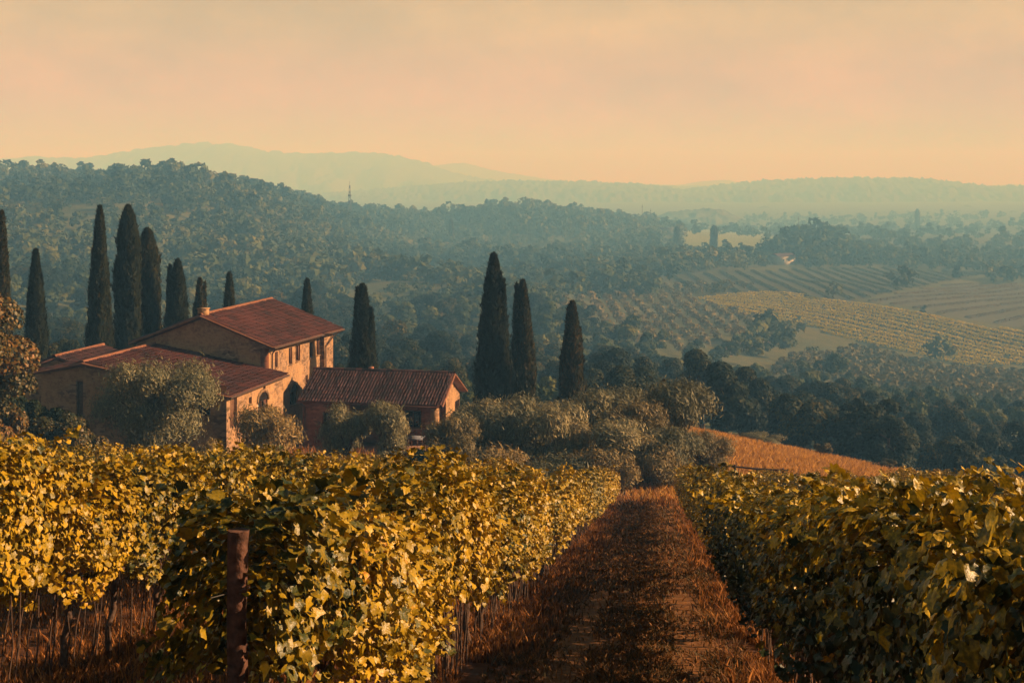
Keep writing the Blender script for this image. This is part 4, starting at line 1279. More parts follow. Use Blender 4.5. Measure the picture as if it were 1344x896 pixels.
def vine_points(seed, n, low=0.76, high=1.80, half=0.34, inner=0.3, end=False):
    """places, facings and sizes of the leaves of one vine in its trellis"""
    g = np.random.default_rng(seed)
    x = g.uniform(-VL / 2 - 0.1, VL / 2 + 0.1, n)
    ang = g.uniform(-0.35 * pi, 1.35 * pi, n)                # round the section, 0 is +side, pi/2 the top
    wob = 1 + 0.55 * (vnoise(x * 2.2 + seed, ang * 1.5, seed) - 0.5) * 2
    hh = (high - low) / 2
    cy, sy = np.cos(ang), np.sin(ang)
    rr = np.where(g.random(n) < inner, g.uniform(0.3, 0.9, n), g.uniform(0.86, 1.12, n)) * wob
    y = np.sign(cy) * np.abs(cy) ** 0.6 * half * rr
    z = (low + high) / 2 + np.sign(sy) * np.abs(sy) ** 0.8 * hh * np.where(sy > 0, rr, 0.9 * rr)
    lowdrop = (vnoise(x * 1.7 + seed * 3, 0 * x, seed) - 0.3) * 0.4
    z = np.where(z < low + 0.25, z - lowdrop * 0.6, z)
    P = np.stack([y, x, z], 1)
    out = np.stack([cy, g.normal(size=n) * 0.35, 0.45 + 0.5 * np.maximum(sy, 0)], 1)
    nn = norm(out + g.normal(size=(n, 3)) * 0.38)
    # shoots reaching up and out
    k = int(n * 0.15); ns = 9
    sx = g.uniform(-VL / 2, VL / 2, ns); sdx = g.normal(size=ns) * 0.12; sdy = g.normal(size=ns) * 0.22; sh = g.uniform(0.05, 0.5, ns) ** 1.3
    i = g.integers(0, ns, k); t = g.random(k)
    P2 = np.stack([sdy[i] * t * 1.3 + g.normal(size=k) * 0.05, sx[i] + sdx[i] * t + g.normal(size=k) * 0.05, high - 0.08 + sh[i] * t], 1)
    nn2 = norm(g.normal(size=(k, 3)) * 0.6 + np.array([0, 0, 0.5]))
    P = np.vstack([P, P2]); nn = np.vstack([nn, nn2])
    down = norm(np.array([0, 0, 1.0]) + g.normal(size=P.shape) * 0.35)
    R = basis(nn, down)
    S = np.concatenate([0.036 + 0.052 * g.random(n) ** 1.7, g.uniform(0.04, 0.07, k)])
    return P, R, S, g.random(len(P)), rr

def vine_foliage(seed, n, simple=False, skip=None, size=1.0, green=False):
    P, R, S, rn, rr = vine_points(seed, n)
    g = np.random.default_rng(seed)
    tint = 0.35 * (vnoise(P[:, 1] * 2.5 + seed, P[:, 2] * 2.5, seed + 4) - 0.5)
    if green: tint = tint + 0.9 * (P[:, 2] - 1.25)  # painted shade: dark green low down, sunlit gold towards the top
    rn = np.clip(rn * 0.85 + 0.08 + tint, 0, 1)
    if skip is not None:
        keep = ~skip(P, rr); P, R, S, rn = P[keep], R[keep], S[keep], rn[keep]
    Vs, Fs, rs, n0 = [], [], [], 0
    sh = [SIMPLE] if simple else LEAVES
    which = g.integers(0, len(sh), len(P))
    for q, (T, TF) in enumerate(sh):
        m = which == q
        V, Fq = scatter(T, TF, P[m], R[m], S[m] * size)
        Vs.append(V); Fs.append(Fq + n0); n0 += len(V); rs.append(np.repeat(rn[m], len(TF)))
    return np.vstack(Vs), np.vstack(Fs), np.concatenate(rs)

def vine_trunk(seed):
    g = random.Random(seed)
    b = MB()
    y0 = g.uniform(-0.15, 0.15)
    pts = [(0, y0, -0.15)]
    for k in range(1, 6):
        pts.append((g.uniform(-0.04, 0.04), y0 + g.uniform(-0.07, 0.07), 0.17 * k))
    b.tube(pts, [0.042, 0.034, 0.03, 0.032, 0.027, 0.03], 7)
    for s in (-1, 1):
        b.tube([pts[-1], (0, y0 + s * 0.25, 0.95), (0.02, y0 + s * 0.6, 0.98)], [0.022, 0.018, 0.012], 5)
    return b.build('trunk', M['bark'], True)

def vine_canes(seed):
    g = random.Random(seed)
    b = MB()
    for k in range(7):
        x = g.uniform(-VL / 2, VL / 2); y = g.uniform(-0.14, 0.14)
        b.tube([(y, x, -0.1), (y + g.uniform(-.04, .04), x + g.uniform(-.05, .05), 0.4), (y * 0.5, x + g.uniform(-.07, .07), 0.95)], [0.011, 0.009, 0.007], 4, cap=False)
    return b.build('canes', M['bark'])

TRUNKS = [vine_trunk(s) for s in range(6)]
CANES = [vine_canes(s) for s in range(5)]
NEAR_FOL_SHADE = []
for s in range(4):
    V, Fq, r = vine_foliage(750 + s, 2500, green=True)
    NEAR_FOL_SHADE.append(mesh('foliage', V, Fq, M['vine_leaf_green_shade'], r))
NEAR_FOL = [mesh('foliage', *vine_foliage(700 + s, 3000)[:2], M['vine_leaf'], vine_foliage(700 + s, 3000)[2]) for s in range(6)]
FAR_FOL = []
for s in range(6):
    V, Fq, r = vine_foliage(800 + s, 1000, True, None, 1.3)
    FAR_FOL.append((V, Fq, r, mesh('foliage', V, Fq, M['vine_leaf'], r)))

ROWS = [(-2.1, 'row at the left path edge', 6.12), (1.38, 'row at the right path edge', 2.6)]
lefts = ['second', 'third', 'fourth', 'fifth', 'sixth', 'seventh', 'eighth', 'ninth']
for k in range(8):
    lt = -5.55 - 3.45 * k
    ROWS.append((lt, lefts[k] + ' row left of the path', max(6.55, abs(lt) * 1.82)))
for k in range(4):
    lt = 4.85 + 3.45 * k
    ROWS.append((lt, ['second', 'third', 'fourth', 'fifth'][k] + ' row right of the path', lt * 3.15))
vines = []
for ri, (lt, desc, y0) in enumerate(ROWS):
    y = y0 + VL / 2; k = 0
    end = VEND + (2.5 * sin(ri * 1.7))
    if lt < -20: end -= 2
    while y < end:
        vines.append((math.hypot(lt + SH * y, y), ri, k, lt + SH * y, y)); y += VL; k += 1
vines.sort()
ORD = ['nearest', 'second nearest', 'third nearest', 'fourth nearest', 'fifth nearest', 'sixth nearest', 'seventh nearest', 'eighth nearest', 'ninth nearest', 'tenth nearest', 'eleventh nearest', 'twelfth nearest',
       'thirteenth nearest', 'fourteenth nearest', 'fifteenth nearest', 'sixteenth nearest', 'seventeenth nearest', 'eighteenth nearest', 'nineteenth nearest', 'twentieth nearest']
row_rz = -math.atan(SH)
rest = []
gv_ = random.Random(17)
leaf_total = 0
for idx, (d, ri, k, x, y) in enumerate(vines):
    z = tz(x, y)
    rz = row_rz + (pi if gv_.random() < 0.5 else 0) + gv_.uniform(-0.05, 0.05)
    if ri == 0 and k == 0: rz = row_rz
    hs = (0.90 + 0.20 * float(vnoise(np.array([y / 3.1 + ri * 7.7]), np.array([ri * 3.3]), 8)[0])) * gv_.uniform(0.94, 1.06)
    if d < 10 and ri == 0: hs *= 0.87
    if x > 0: hs *= (0.97 + 0.07 * max(0, min(1, (9 - d) / 4))) if ri == 1 else 0.90
    if idx >= 295:
        rest.append((x, y, z, rz, hs)); continue
    desc = ROWS[ri][1]
    if k < len(ORD):
        lab = f'{ORD[k]} grapevine in the {desc}'
        if ri == 0 and k == 0:
            lab = 'gold-leaved end grapevine hanging over the weathered post left of the path'
    elif d < 34:
        lab = f'yellow-green grapevine in the middle stretch of the {desc}'
    else:
        lab = f'small golden grapevine toward the far end of the {desc}'
    sy = 1.0
    t = thing('grapevine', lab, 'grapevine', (x, y, z), rz, (gv_.uniform(0.9, 1.15), 1, hs), 'grapevines in the ' + desc)
    t.rotation_euler = (math.atan(-0.215) * (1 if abs(rz) < 1 else -1), 0, rz)
    # keep the stem upright enough: the slope only tilts the canopy line
    near = d < 13.5 and ri in (0, 1, 2)
    if near:
        sd = 900 + idx
        P, R, S, rn, rr = vine_points(sd, 3300 if x < 0 else 2700)
        g = np.random.default_rng(sd)
        # the outermost and largest leaves are single objects, the rest stays together
        sc_ = rr.copy(); sc_ = np.concatenate([sc_, np.full(len(P) - len(rr), 1.3)])
        score = sc_ + S * 3 + g.random(len(P)) * 0.1
        order = np.argsort(-score); nl_ = 240
        if ri == 0 and k == 0:
            # leave the face of the post free
            order = np.array([q for q in order if not (P[q][1] < -0.28 and abs(P[q][0] - 0.03) < 0.085 and P[q][2] < 1.45)])
        pick = order[:nl_]; other = order[nl_:]
        Vs, Fs, rs, n0 = [], [], [], 0
        tint = 0.35 * (vnoise(P[:, 1] * 2.5 + sd, P[:, 2] * 2.5, sd + 4) - 0.5)
        if x > 0: tint = tint + 0.9 * (P[:, 2] - 1.25)  # right rows: shaded base and lit top painted in by height
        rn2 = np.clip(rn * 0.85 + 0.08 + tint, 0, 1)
        which = g.integers(0, 6, len(P))
        for q, (T, TF) in enumerate(LEAVES):
            m = other[which[other] == q]
            V, Fq = scatter(T, TF, P[m], R[m], S[m])
            Vs.append(V); Fs.append(Fq + n0); n0 += len(V); rs.append(np.repeat(rn2[m], len(TF)))
        link('foliage', mesh('foliage', np.vstack(Vs), np.vstack(Fs), M['vine_leaf_green_shade' if x > 0 else 'vine_leaf'], np.concatenate(rs)), t, kind='stuff')
        for q in pick:
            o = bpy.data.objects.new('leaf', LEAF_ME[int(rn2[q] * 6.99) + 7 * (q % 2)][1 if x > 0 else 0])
            COL.objects.link(o); o.parent = t
            mt = Matrix([[R[q][a][b_] * S[q] * 1.1 for b_ in range(3)] + [P[q][a]] for a in range(3)] + [[0, 0, 0, 1]])
            o.matrix_local = mt
            leaf_total += 1
    elif d < 24:
        link('foliage', NEAR_FOL_SHADE[idx % 4] if ri == 1 else NEAR_FOL[idx % 6], t, kind='stuff')
    else:
        link('foliage', FAR_FOL[idx % 6][3], t, kind='stuff')
    if d < 40:
        link('trunk', TRUNKS[idx % 6], t)
        link('canes', CANES[idx % 5], t, kind='stuff')
if rest:
    Vs, Fs, rs, n0 = [], [], [], 0
    for i, (x, y, z, rz, hs) in enumerate(rest):
        V, Fq, r, _ = FAR_FOL[i % 6]
        c, s = cos(rz), sin(rz)
        Vr = np.stack([V[:, 0] * c - V[:, 1] * s + x, V[:, 0] * s + V[:, 1] * c + y, V[:, 2] * hs + z - 0.215 * (V[:, 0] * s + V[:, 1] * c)], 1)
        Vs.append(Vr); Fs.append(Fq + n0); n0 += len(V); rs.append(r)
    link('distant_grapevines', mesh('distant_grapevines', np.vstack(Vs), np.vstack(Fs), M['vine_leaf'], np.concatenate(rs)), kind='stuff')
print('vines', len(vines), 'leaves', leaf_total)

# posts
def post_mesh(r, h, seed):
    g = random.Random(seed)
    pts = [(g.uniform(-.006, .006), g.uniform(-.006, .006), -0.3 + (h + 0.3) * k / 5) for k in range(6)]
    return MB().tube(pts, [r * g.uniform(0.93, 1.07) for _ in pts], 10).build('post', M['post_wood'], True)
pm = post_mesh(0.05, 1.78, 1)
xx = -2.1 + SH * 6.5
p = link('vineyard_post', pm, None, (xx + 0.03, 6.38, tz(xx, 6.45)))
tag(p, 'thick weathered wooden end post of the vine row left of the grass path', 'post')
pm2 = post_mesh(0.035, 1.62, 2)
for ri in range(4):
    lt, desc, y0 = ROWS[ri]
    y = y0 + (6.3 if ri else 6.2); k = 0
    while y < 38:
        x = lt + SH * y
        p = link('vineyard_post', pm2, None, (x, y, tz(x, y)), 0, (1, 1, random.uniform(0.94, 1.02)))
        tag(p, f'{ORD[min(k, 9)]} thin post inside the leaves of the {desc}', 'post', 'posts inside the vine rows')
        y += 6.2; k += 1
# wires
for ri in (0, 1, 2):
    lt, desc, y0 = ROWS[ri]
    b = MB()
    for hz in (0.92, 1.45):
        ys = np.arange(y0, 38, 3.0)
        b.tube([(lt + SH * y, y, tz(lt + SH * y, y) + hz) for y in ys], 0.003, 3, cap=False)
    tag(link('trellis_wire', b.build('trellis_wire', M['wire'])), f'thin trellis wires stretched along the {desc}', 'wire')

# ------------------------------------------------------------------ grass
def blades(name, P, H, Wd, mat, lean=0.35, flat=None):
    n = len(P); g = RNG
    th = g.uniform(0, 2 * pi, n)
    side = np.stack([np.cos(th), np.sin(th), np.zeros(n)], 1)
    ln = np.stack([g.normal(size=n), g.normal(size=n), np.zeros(n)], 1) * lean
    H = H[:, None]; Wd = Wd[:, None]
    up = np.array([0, 0, 1.0])
    a = P - side * Wd / 2; b = P + side * Wd / 2
    m1 = P + (up * 0.6 + ln * 0.35) * H + side * Wd * 0.35
    m0 = P + (up * 0.6 + ln * 0.35) * H - side * Wd * 0.35
    tp = P + (up * 0.95 + ln) * H
    V = np.stack([a, b, m1, tp, m0], 1).reshape(-1, 3)
    Fq = np.arange(n * 5).reshape(n, 5)
    r = np.clip(g.random(n), 0, 1)
    return link(name, mesh(name, V, Fq, mat, r), kind='stuff')

def strip_points(n, lat0, lat1, y0, y1, p=2.0):
    g = RNG
    u = g.random(n)
    y = y0 * (y1 / y0) ** u if p else y0 + (y1 - y0) * u
    lt = g.uniform(lat0, lat1, n)
    x = lt + SH * y
    keep = np.abs(x / y) < 0.5
    x, y = x[keep], y[keep]
    return np.stack([x, y, terrain(x, y) - 0.01], 1)

P = strip_points(85000, -1.75, 1.1, 10.8, 66)
d = np.hypot(P[:, 0], P[:, 1])
cl = vnoise(P[:, 0] * 1.3, P[:, 1] * 1.3, 33)
lt_ = lat_of(P[:, 0], P[:, 1]) + 0.12 * (vnoise(P[:, 1] * 0.4, P[:, 1] * 0, 12) - 0.5)
rut = ((np.abs(lt_ + 0.95) < 0.2) | (np.abs(lt_ - 0.42) < 0.2))
bare = rut & (RNG.random(len(P)) < 0.85) | (fbm(P[:, 0] * 1.1, P[:, 1] * 0.7, 3, 91) < 0.40) & (RNG.random(len(P)) < 0.8)
P, d, cl = P[~bare], d[~bare], cl[~bare]
blades('path_grass', P, (0.02 + 0.045 * RNG.random(len(P)) + 0.04 * cl) * (1 + d / 50), 0.004 + 0.0011 * d, M['path_grass'], 0.6)
Ps = []
for lt, w, n, y0, y1 in ((-2.0, 0.42, 26000, 5.5, 60), (-1.55, 0.3, 2500, 6, 60), (1.35, 0.33, 15000, 3.5, 60), (0.9, 0.2, 1500, 4, 60), (-5.5, 0.6, 16000, 9, 50), (-4.0, 1.2, 12000, 6, 50),
                         (-9.0, 0.8, 5000, 14, 50), (-7.3, 1.2, 6000, 12, 50)):
    Ps.append(strip_points(n, lt - w, lt + w, max(10.8, y0), y1))
P = np.vstack(Ps)
d = np.hypot(P[:, 0], P[:, 1])
cl = vnoise(P[:, 0] * 1.1, P[:, 1] * 1.1, 55)
P = P[cl > 0.22]; d = d[cl > 0.22]; cl = cl[cl > 0.22]
blades('dry_grass', P, (0.06 + 0.10 * RNG.random(len(P)) + 0.24 * cl * RNG.random(len(P))), 0.004 + 0.0008 * d, M['dry_grass'], 0.3)
# meadow
n = 60000
x = RNG.uniform(6, 42, n); y = RNG.uniform(VEND + 3, 112, n)
P = np.stack([x, y, terrain(x, y) - 0.02], 1)
blades('meadow_grass', P, 0.2 + 0.35 * RNG.random(n), 0.05 + 0.04 * RNG.random(n), M['meadow_grass'], 0.35)
# rough grass between the vines and the house
n = 26000
x = RNG.uniform(-42, 8, n); y = RNG.uniform(VEND, 84, n)
P = np.stack([x, y, terrain(x, y) - 0.02], 1)
blades('rough_grass', P, 0.15 + 0.4 * RNG.random(n), 0.04 + 0.04 * RNG.random(n), M['dry_grass'], 0.4)

# ------------------------------------------------------------------ woods and groves in the valley
GROVES = {
    'olive_grove': world_poly([(735, 400), (820, 393), (905, 395), (960, 413), (1040, 432), (1010, 440), (960, 448), (925, 460), (900, 472), (780, 452), (700, 430)]),
    'lower_grove': world_poly([(1030, 476), (1140, 464), (1232, 490), (1440, 498), (1440, 545), (1200, 520), (1010, 500)]),
    'small_grove': world_poly([(850, 383), (905, 378), (1000, 378), (905, 392), (840, 398)]),
}
OPEN = world_poly([(385, 376), (470, 368), (600, 380), (640, 392), (590, 420), (450, 428), (385, 402)])
OPEN2 = world_poly([(880, 452), (1040, 430), (1120, 452), (1030, 474), (900, 474)])
def blocked(x, y):
    m = np.zeros(x.shape, bool)
    for k, poly in FIELDS.items():
        m |= in_poly(x, y, poly)
    for poly in GROVES.values():
        m |= in_poly(x, y, poly)
    return m

trees = []   # x, y, z, height, kind
gx = np.arange(-700, 800, 8.0); gy = np.arange(118, 1540, 8.0)
X, Y = np.meshgrid(gx, gy); X = X.ravel() + RNG.uniform(-3.8, 3.8, X.size); Y = Y.ravel() + RNG.uniform(-3.8, 3.8, Y.size)
px = 672 + F * X / Y
m = (px > -110) & (px < 1450) & ~blocked(X, Y) & ((Y < 1240) | ((px > 430) & (px < 905)))
X, Y, px = X[m], Y[m], px[m]
Z = terrain(X, Y); py = HZ - Z / Y * F
fb = fbm(X / 60, Y / 60, 3, 21)
dens = np.ones(len(X))
dens = np.where(in_poly(X, Y, OPEN), 0.16, dens)
dens = np.where(in_poly(X, Y, OPEN2), 0.3, dens)
right = (px > 860) & (Y > 330)
dens = np.where(right & ~in_poly(X, Y, OPEN2), 0.22, dens)
dens = np.where(right & (px > 1120) & (Y < 760), 0.03, dens)
dens = np.where(right & (py < 361) & (py > 336), 0.65, dens)
dens = np.where((px > 1010) & (px < 1135) & (Y > 880) & (Y < 1120), 1.0, dens)
dens = np.where((px > 880) & (Y > 1120), 0.25, dens)
dens = np.where((px <= 860) & (Y > 330) & (fb < 0.40), 0.35, dens)
dens = np.where((Y < 126) & (px > 500), 0.0, dens)
dens = np.where((Y < 135) & (px < 500), 0.3, dens)
dens = np.where(np.abs(px - 1027) < 24, np.where((Y > 640) & (Y < 900), 0.0, dens), dens)
m = RNG.random(len(X)) < dens
X, Y, Z, px, py, fb = X[m], Y[m], Z[m], px[m], py[m], fb[m]
hgt = (5.0 + 8.0 * RNG.random(len(X)) ** 1.3) * (0.75 + 0.7 * fb)
hgt = np.where(Y < 330, hgt * np.where(px > 880, 1.25, 0.98), hgt)
hgt = np.where((px > 1010) & (px < 1135) & (Y > 880) & (Y < 1120), hgt * (2.1 - np.abs(px - 1070) / 55), hgt)
hgt = np.where(Y > 1200, hgt * 1.2, hgt)
hgt = np.where((Y > 720) & (px < 420), hgt * RNG.uniform(0.8, 1.2, len(X)), hgt)
lim_near = np.interp(px, [0, 200, 420, 620, 700, 780, 860, 920, 1000, 1060, 1200, 1344], [445, 440, 472, 470, 490, 456, 458, 460, 482, 496, 522, 540])
lim_mid = np.interp(px, [0, 500, 620, 800, 900, 1000, 1344], [400, 415, 425, 445, 462, 480, 520])
lm = np.where(Y < 190, lim_near, np.where(Y < 340, lim_mid, 0))
hmax = (HZ - lm) / F * Y - Z
keep_ = hmax > 3.0
hgt = np.where(Y < 340, np.minimum(hgt * RNG.uniform(0.85, 1.3, len(X)), hmax * RNG.uniform(0.62, 1.04, len(X))), hgt)
X, Y, Z, px, py, fb, hgt = [a[keep_] for a in (X, Y, Z, px, py, fb, hgt)]
# hand-placed trees that stand out in the photo
HAND = [  # column, top row, depth, width factor, label
    (920, 454, 150, 0.8, 'tall dark tree rising above the wood right behind the last olive tree'),
    (978, 474, 152, 0.75, 'dark narrow-crowned tree right of the tallest one behind the meadow'),
    (885, 480, 158, 0.7, 'dark tree left of the tallest one behind the olive trees'),
    (1012, 497, 160, 0.8, 'ochre-tinged tree in the dark wood above the bush on the meadow crest'),
    (1110, 522, 146, 1.25, 'very broad dark tree behind the middle of the golden meadow'),
    (1168, 533, 150, 1.0, 'dark tree with lit right side behind the low end of the meadow'),
    (1235, 560, 140, 0.9, 'rounded tree behind the low right end of the meadow'),
    (797, 443, 178, 0.9, 'yellow-green tree right of the shorter cypress, lit on its crown'),
    (840, 462, 172, 0.85, 'tree with a gold rim between the yellow-green tree and the tall dark one'),
    (590, 463, 150, 0.9, 'rounded tree behind the gable of the porch building'),
    (512, 468, 140, 0.7, 'dark rounded tree just above the porch roof'),
    (560, 476, 135, 0.7, 'ochre tree over the right half of the porch roof'),
    (85, 432, 125, 0.8, 'dark tree between the two leftmost cypresses and the lone pointed one'),
    (440, 466, 125, 0.6, 'yellow bushy tree between the big farmhouse and the porch roof'),
]
hand = []
for (cx, top, Yd, wf, lab) in HAND:
    b = on_ground(cx, Yd)
    hand.append((b.x, b.y, b.z, (HZ - top) / F * Yd - b.z, wf, lab))
    near = (np.abs(X - b.x) < 4.5) & (np.abs(Y - b.y) < 5)
    # nothing tall in front of it
    near |= (np.abs(px - cx) < 22) & (Y < Yd) & (hgt / Y * F > 40) & (Y > Yd - 14)
    X, Y, Z, px, py, fb, hgt = [a[~near] for a in (X, Y, Z, px, py, fb, hgt)]

vis = (px > -30) & (px < 1374)
size = np.where(vis, hgt / Y, 0)
order = np.argsort(-size)
NI = 262
ind, oth = order[:NI], order[NI:]
entries = []
def place_words(cx, Yd):
    for lim, w in ((110, 'behind the left wing of the farmhouse'), (230, 'behind the pointed and columnar cypresses'), (350, 'behind the ridge of the big roof'),
                   (450, 'above the far slope of the big roof'), (530, 'behind the cypress at the porch roof'), (620, 'above the porch roof'),
                   (705, 'behind the two close cypresses'), (770, 'behind the shorter cypress'), (850, 'above the broad olive tree'),
                   (940, 'behind the last olive tree'), (1040, 'behind the crest of the golden meadow'), (1130, 'behind the middle of the golden meadow'),
                   (1230, 'behind the low end of the golden meadow')):
        if cx < lim:
            return w
    return 'behind the right edge of the golden meadow'
for i in ind:
    v = int(RNG.integers(0, 6))
    shape_w = ['round-crowned', 'spreading', 'tall-crowned', 'full-crowned', 'sparse', 'wide'][v]
    dw = 'front' if Y[i] < 160 else ('nearer' if Y[i] < 200 else ('middle' if Y[i] < 250 else 'farther'))
    entries.append([X[i], Y[i], Z[i], hgt[i], v, f'{shape_w} {dw} tree {place_words(px[i], Y[i])}', px[i]])
from collections import defaultdict
by = defaultdict(list)
for e in entries:
    by[e[5]].append(e)
for lab, es in by.items():
    if len(es) > 1:
        es.sort(key=lambda e: e[6])
        nm = {2: ['left', 'right'], 3: ['leftmost', 'middle', 'rightmost']}.get(len(es), ['leftmost'] + [w + ' from left' for w in ('second', 'third', 'fourth', 'fifth', 'sixth', 'seventh', 'eighth', 'ninth')][:len(es) - 2] + ['rightmost'])
        for e, w in zip(es, nm):
            e[5] = w + ' ' + lab if 'from left' not in w else lab + ', ' + w
def place_tree(x, y, z, h, v, lab, wf=1.0, rz=None):
    s = h / 9.6
    t = thing('broadleaf_tree', lab, 'tree', (x, y, z), random.uniform(0, 6.28) if rz is None else rz, (s * wf, s * wf, s), 'trees of the woods behind the farmhouse and meadow')
    cm, tm = BROAD[v]
    link('crown', cm, t); link('trunk', tm, t)
for e in entries:
    place_tree(e[0], e[1], e[2] - 0.2, e[3], e[4], e[5])
for k, (x, y, z, h, wf, lab) in enumerate(hand):
    place_tree(x, y, z - 0.2, h, [2, 0, 3, 1, 5, 3, 1, 4, 0, 4, 0, 3, 5, 1][k], lab, wf)

def bake(name, pts, protos, mat, rlo=0.0):
    Vs, Fs, rs, n0 = [], [], [], 0
    for (x, y, z, s, a, tint) in pts:
        V, Fq, r = protos[int(RNG.integers(0, len(protos)))]
        c, sn = cos(a) * s, sin(a) * s
        Vs.append(np.stack([V[:, 0] * c - V[:, 1] * sn + x, V[:, 0] * sn + V[:, 1] * c + y, V[:, 2] * s + z], 1))
        Fs.append(Fq + n0); n0 += len(V); rs.append(np.clip(r + tint, 0, 1))
    return link(name, mesh(name, np.vstack(Vs), np.vstack(Fs), mat, np.concatenate(rs)), kind='stuff')
mid = [i for i in oth if Y[i] < 430]; far = [i for i in oth if Y[i] >= 430]
bake('woodland', [(X[i], Y[i], Z[i] - 0.3, hgt[i] / 9.3, RNG.uniform(0, 6.28), RNG.uniform(-0.3, 0.3)) for i in mid], FARMID, M['forest'])
bake('distant_forest', [(X[i], Y[i], Z[i] - 1.0, hgt[i] / 8.8 * (0.80 + 0.35 * RNG.random() ** 2), RNG.uniform(0, 6.28), RNG.uniform(-0.32, 0.32)) for i in far], FAR, M['forest'])
# thin scatter of trees over the hazy plain on the right
pts = []
for _ in range(900):
    cx = RNG.uniform(860, 1430); Yd = RNG.uniform(1250, 2500)
    x = (cx - 672) / F * Yd
    if fbm(np.array([x / 90]), np.array([Yd / 60]), 2, 77)[0] > 0.5:
        pts.append((x, Yd, tz(x, Yd) - 0.5, RNG.uniform(0.9, 1.9), RNG.uniform(0, 6), RNG.uniform(-.2, .2)))
bake('plain_trees', pts, FAR, M['forest'])
print('trees', len(X), 'mid', len(mid), 'far', len(far))

GT = []
for s in range(3):
    C, Rl = lobes(500 + s, 5, 1.1, 0.8, 1.9, 0.95)
    GT.append(crown(500 + s, C, Rl, 60, 0.75, TRI, shell=0.3))
for nm, poly in GROVES.items():
    xs = [p[0] for p in poly]; ys = [p[1] for p in poly]
    st = 6.4 if nm != 'lower_grove' else 4.6
    A_, B_ = np.meshgrid(np.arange(min(xs), max(xs), st), np.arange(min(ys), max(ys), st))
    A_ = A_.ravel() + RNG.uniform(-.7, .7, A_.size); B_ = B_.ravel() + RNG.uniform(-.7, .7, B_.size)
    mk = in_poly(A_, B_, poly) & (RNG.random(len(A_)) < 0.93)
    A_, B_ = A_[mk], B_[mk]; Zg = terrain(A_, B_)
    bake(nm, [(a, b_, c, RNG.uniform(0.95, 1.45), RNG.uniform(0, 6), RNG.uniform(-.15, .15)) for a, b_, c in zip(A_, B_, Zg)], GT, M['grove'])
    print(nm, len(A_))

# rows of vines in the far fields: each row is one long leafy hedge
def hedge(name, p, q, poly, wdt, hgt_, mat, label, cat, group, step=1.3):
    L = math.dist(p, q); n = int(L / step)
    t = np.linspace(0, 1, n)
    x = p[0] + (q[0] - p[0]) * t; y = p[1] + (q[1] - p[1]) * t
    ok = in_poly(x, y, poly)
    # gaps where plants are missing
    ok &= vnoise(x / 9, y / 9, 3) > 0.05
    if ok.sum() < 8:
        return False
    x, y = x[ok], y[ok]; z = terrain(x, y)
    m = len(x); k = 16
    P = np.repeat(np.stack([x, y, z], 1), k, 0)
    g = RNG
    dirx = np.array([q[0] - p[0], q[1] - p[1], 0]) / L; sd = np.array([-dirx[1], dirx[0], 0])
    a = g.uniform(-0.2, pi + 0.2, len(P))
    P = P + dirx * g.uniform(-step / 2, step / 2, len(P))[:, None] + sd * (np.cos(a) * wdt / 2)[:, None] + np.array([0, 0, 1]) * (0.25 + np.sin(a) * (hgt_ - 0.25) * g.uniform(0.8, 1.1, len(P)))[:, None]
    nn = norm(sd * np.cos(a)[:, None] + np.array([0, 0, 1]) * (0.25 + np.sin(a))[:, None] + g.normal(size=P.shape) * 0.3)
    V, Fq = scatter(TRI[0], TRI[1], P, basis(nn, norm(g.normal(size=P.shape))), g.uniform(0.5, 0.85, len(P)))
    tag(link(name, mesh(name, V, Fq, mat, g.random(len(P)))), label, cat, group)
    return True
def field_rows(poly, a_px, b_px, spacing, mat, hgt_, desc, group, far_to_near=True, cap=60):
    a, b = hit(*a_px), hit(*b_px)
    d = Vector((b.x - a.x, b.y - a.y)).normalized(); nrm = Vector((d.y, -d.x))
    if nrm.y > 0: nrm = -nrm                                 # points toward the camera
    xs = [Vector(p) for p in poly]
    s0, s1 = min((p - a.xy).dot(nrm) for p in xs), max((p - a.xy).dot(nrm) for p in xs)
    u0, u1 = min((p - a.xy).dot(d) for p in xs), max((p - a.xy).dot(d) for p in xs)
    rows = [s for s in np.arange(s0 + spacing / 2, s1, spacing)]
    names = ['second', 'third', 'fourth', 'fifth', 'sixth', 'seventh', 'eighth', 'ninth', 'tenth']
    made = 0
    for i, s in enumerate(rows[:cap]):
        p = a.xy + nrm * s + d * u0; q = a.xy + nrm * s + d * u1
        j = len(rows) - 1 - i
        if i == 0: w = 'farthest ' + desc
        elif j == 0: w = 'nearest ' + desc
        elif i < 10: w = f'{names[i - 1]} {desc}, counted from the far edge'
        elif j < 10: w = f'{names[j - 1]} {desc}, counted from the near edge'
        else: w = f'{desc}, in its middle part'
        made += hedge('vine_row', tuple(p), tuple(q), poly, 2.5, hgt_, mat, w, 'vine row', group)
    print(desc, made, len(rows))
field_rows(FIELDS['yellow_field'], (1000, 388), (1344, 446), 8.0, M['far_vines'], 1.1, 'yellow vine row on the valley field', 'yellow vine rows on the valley field')
field_rows(FIELDS['dark_field'], (960, 362), (1010, 389), 10.0, M['dark_vines'], 1.0, 'dark vine row on the field below the trees', 'dark rows on the field below the trees')

M['pale_vines'] = leaf_mat('pale_vines', [(0.0, (0.06, 0.058, 0.035)), (1.0, (0.115, 0.095, 0.055))], trans=0.15, rough=0.9, spec=0.1)
field_rows(FIELDS['plowed_field'], (1150, 396), (1344, 380), 11.0, M['pale_vines'], 0.8, 'dull brown row on the tan field', 'dull brown rows on the tan field at the right', cap=26)

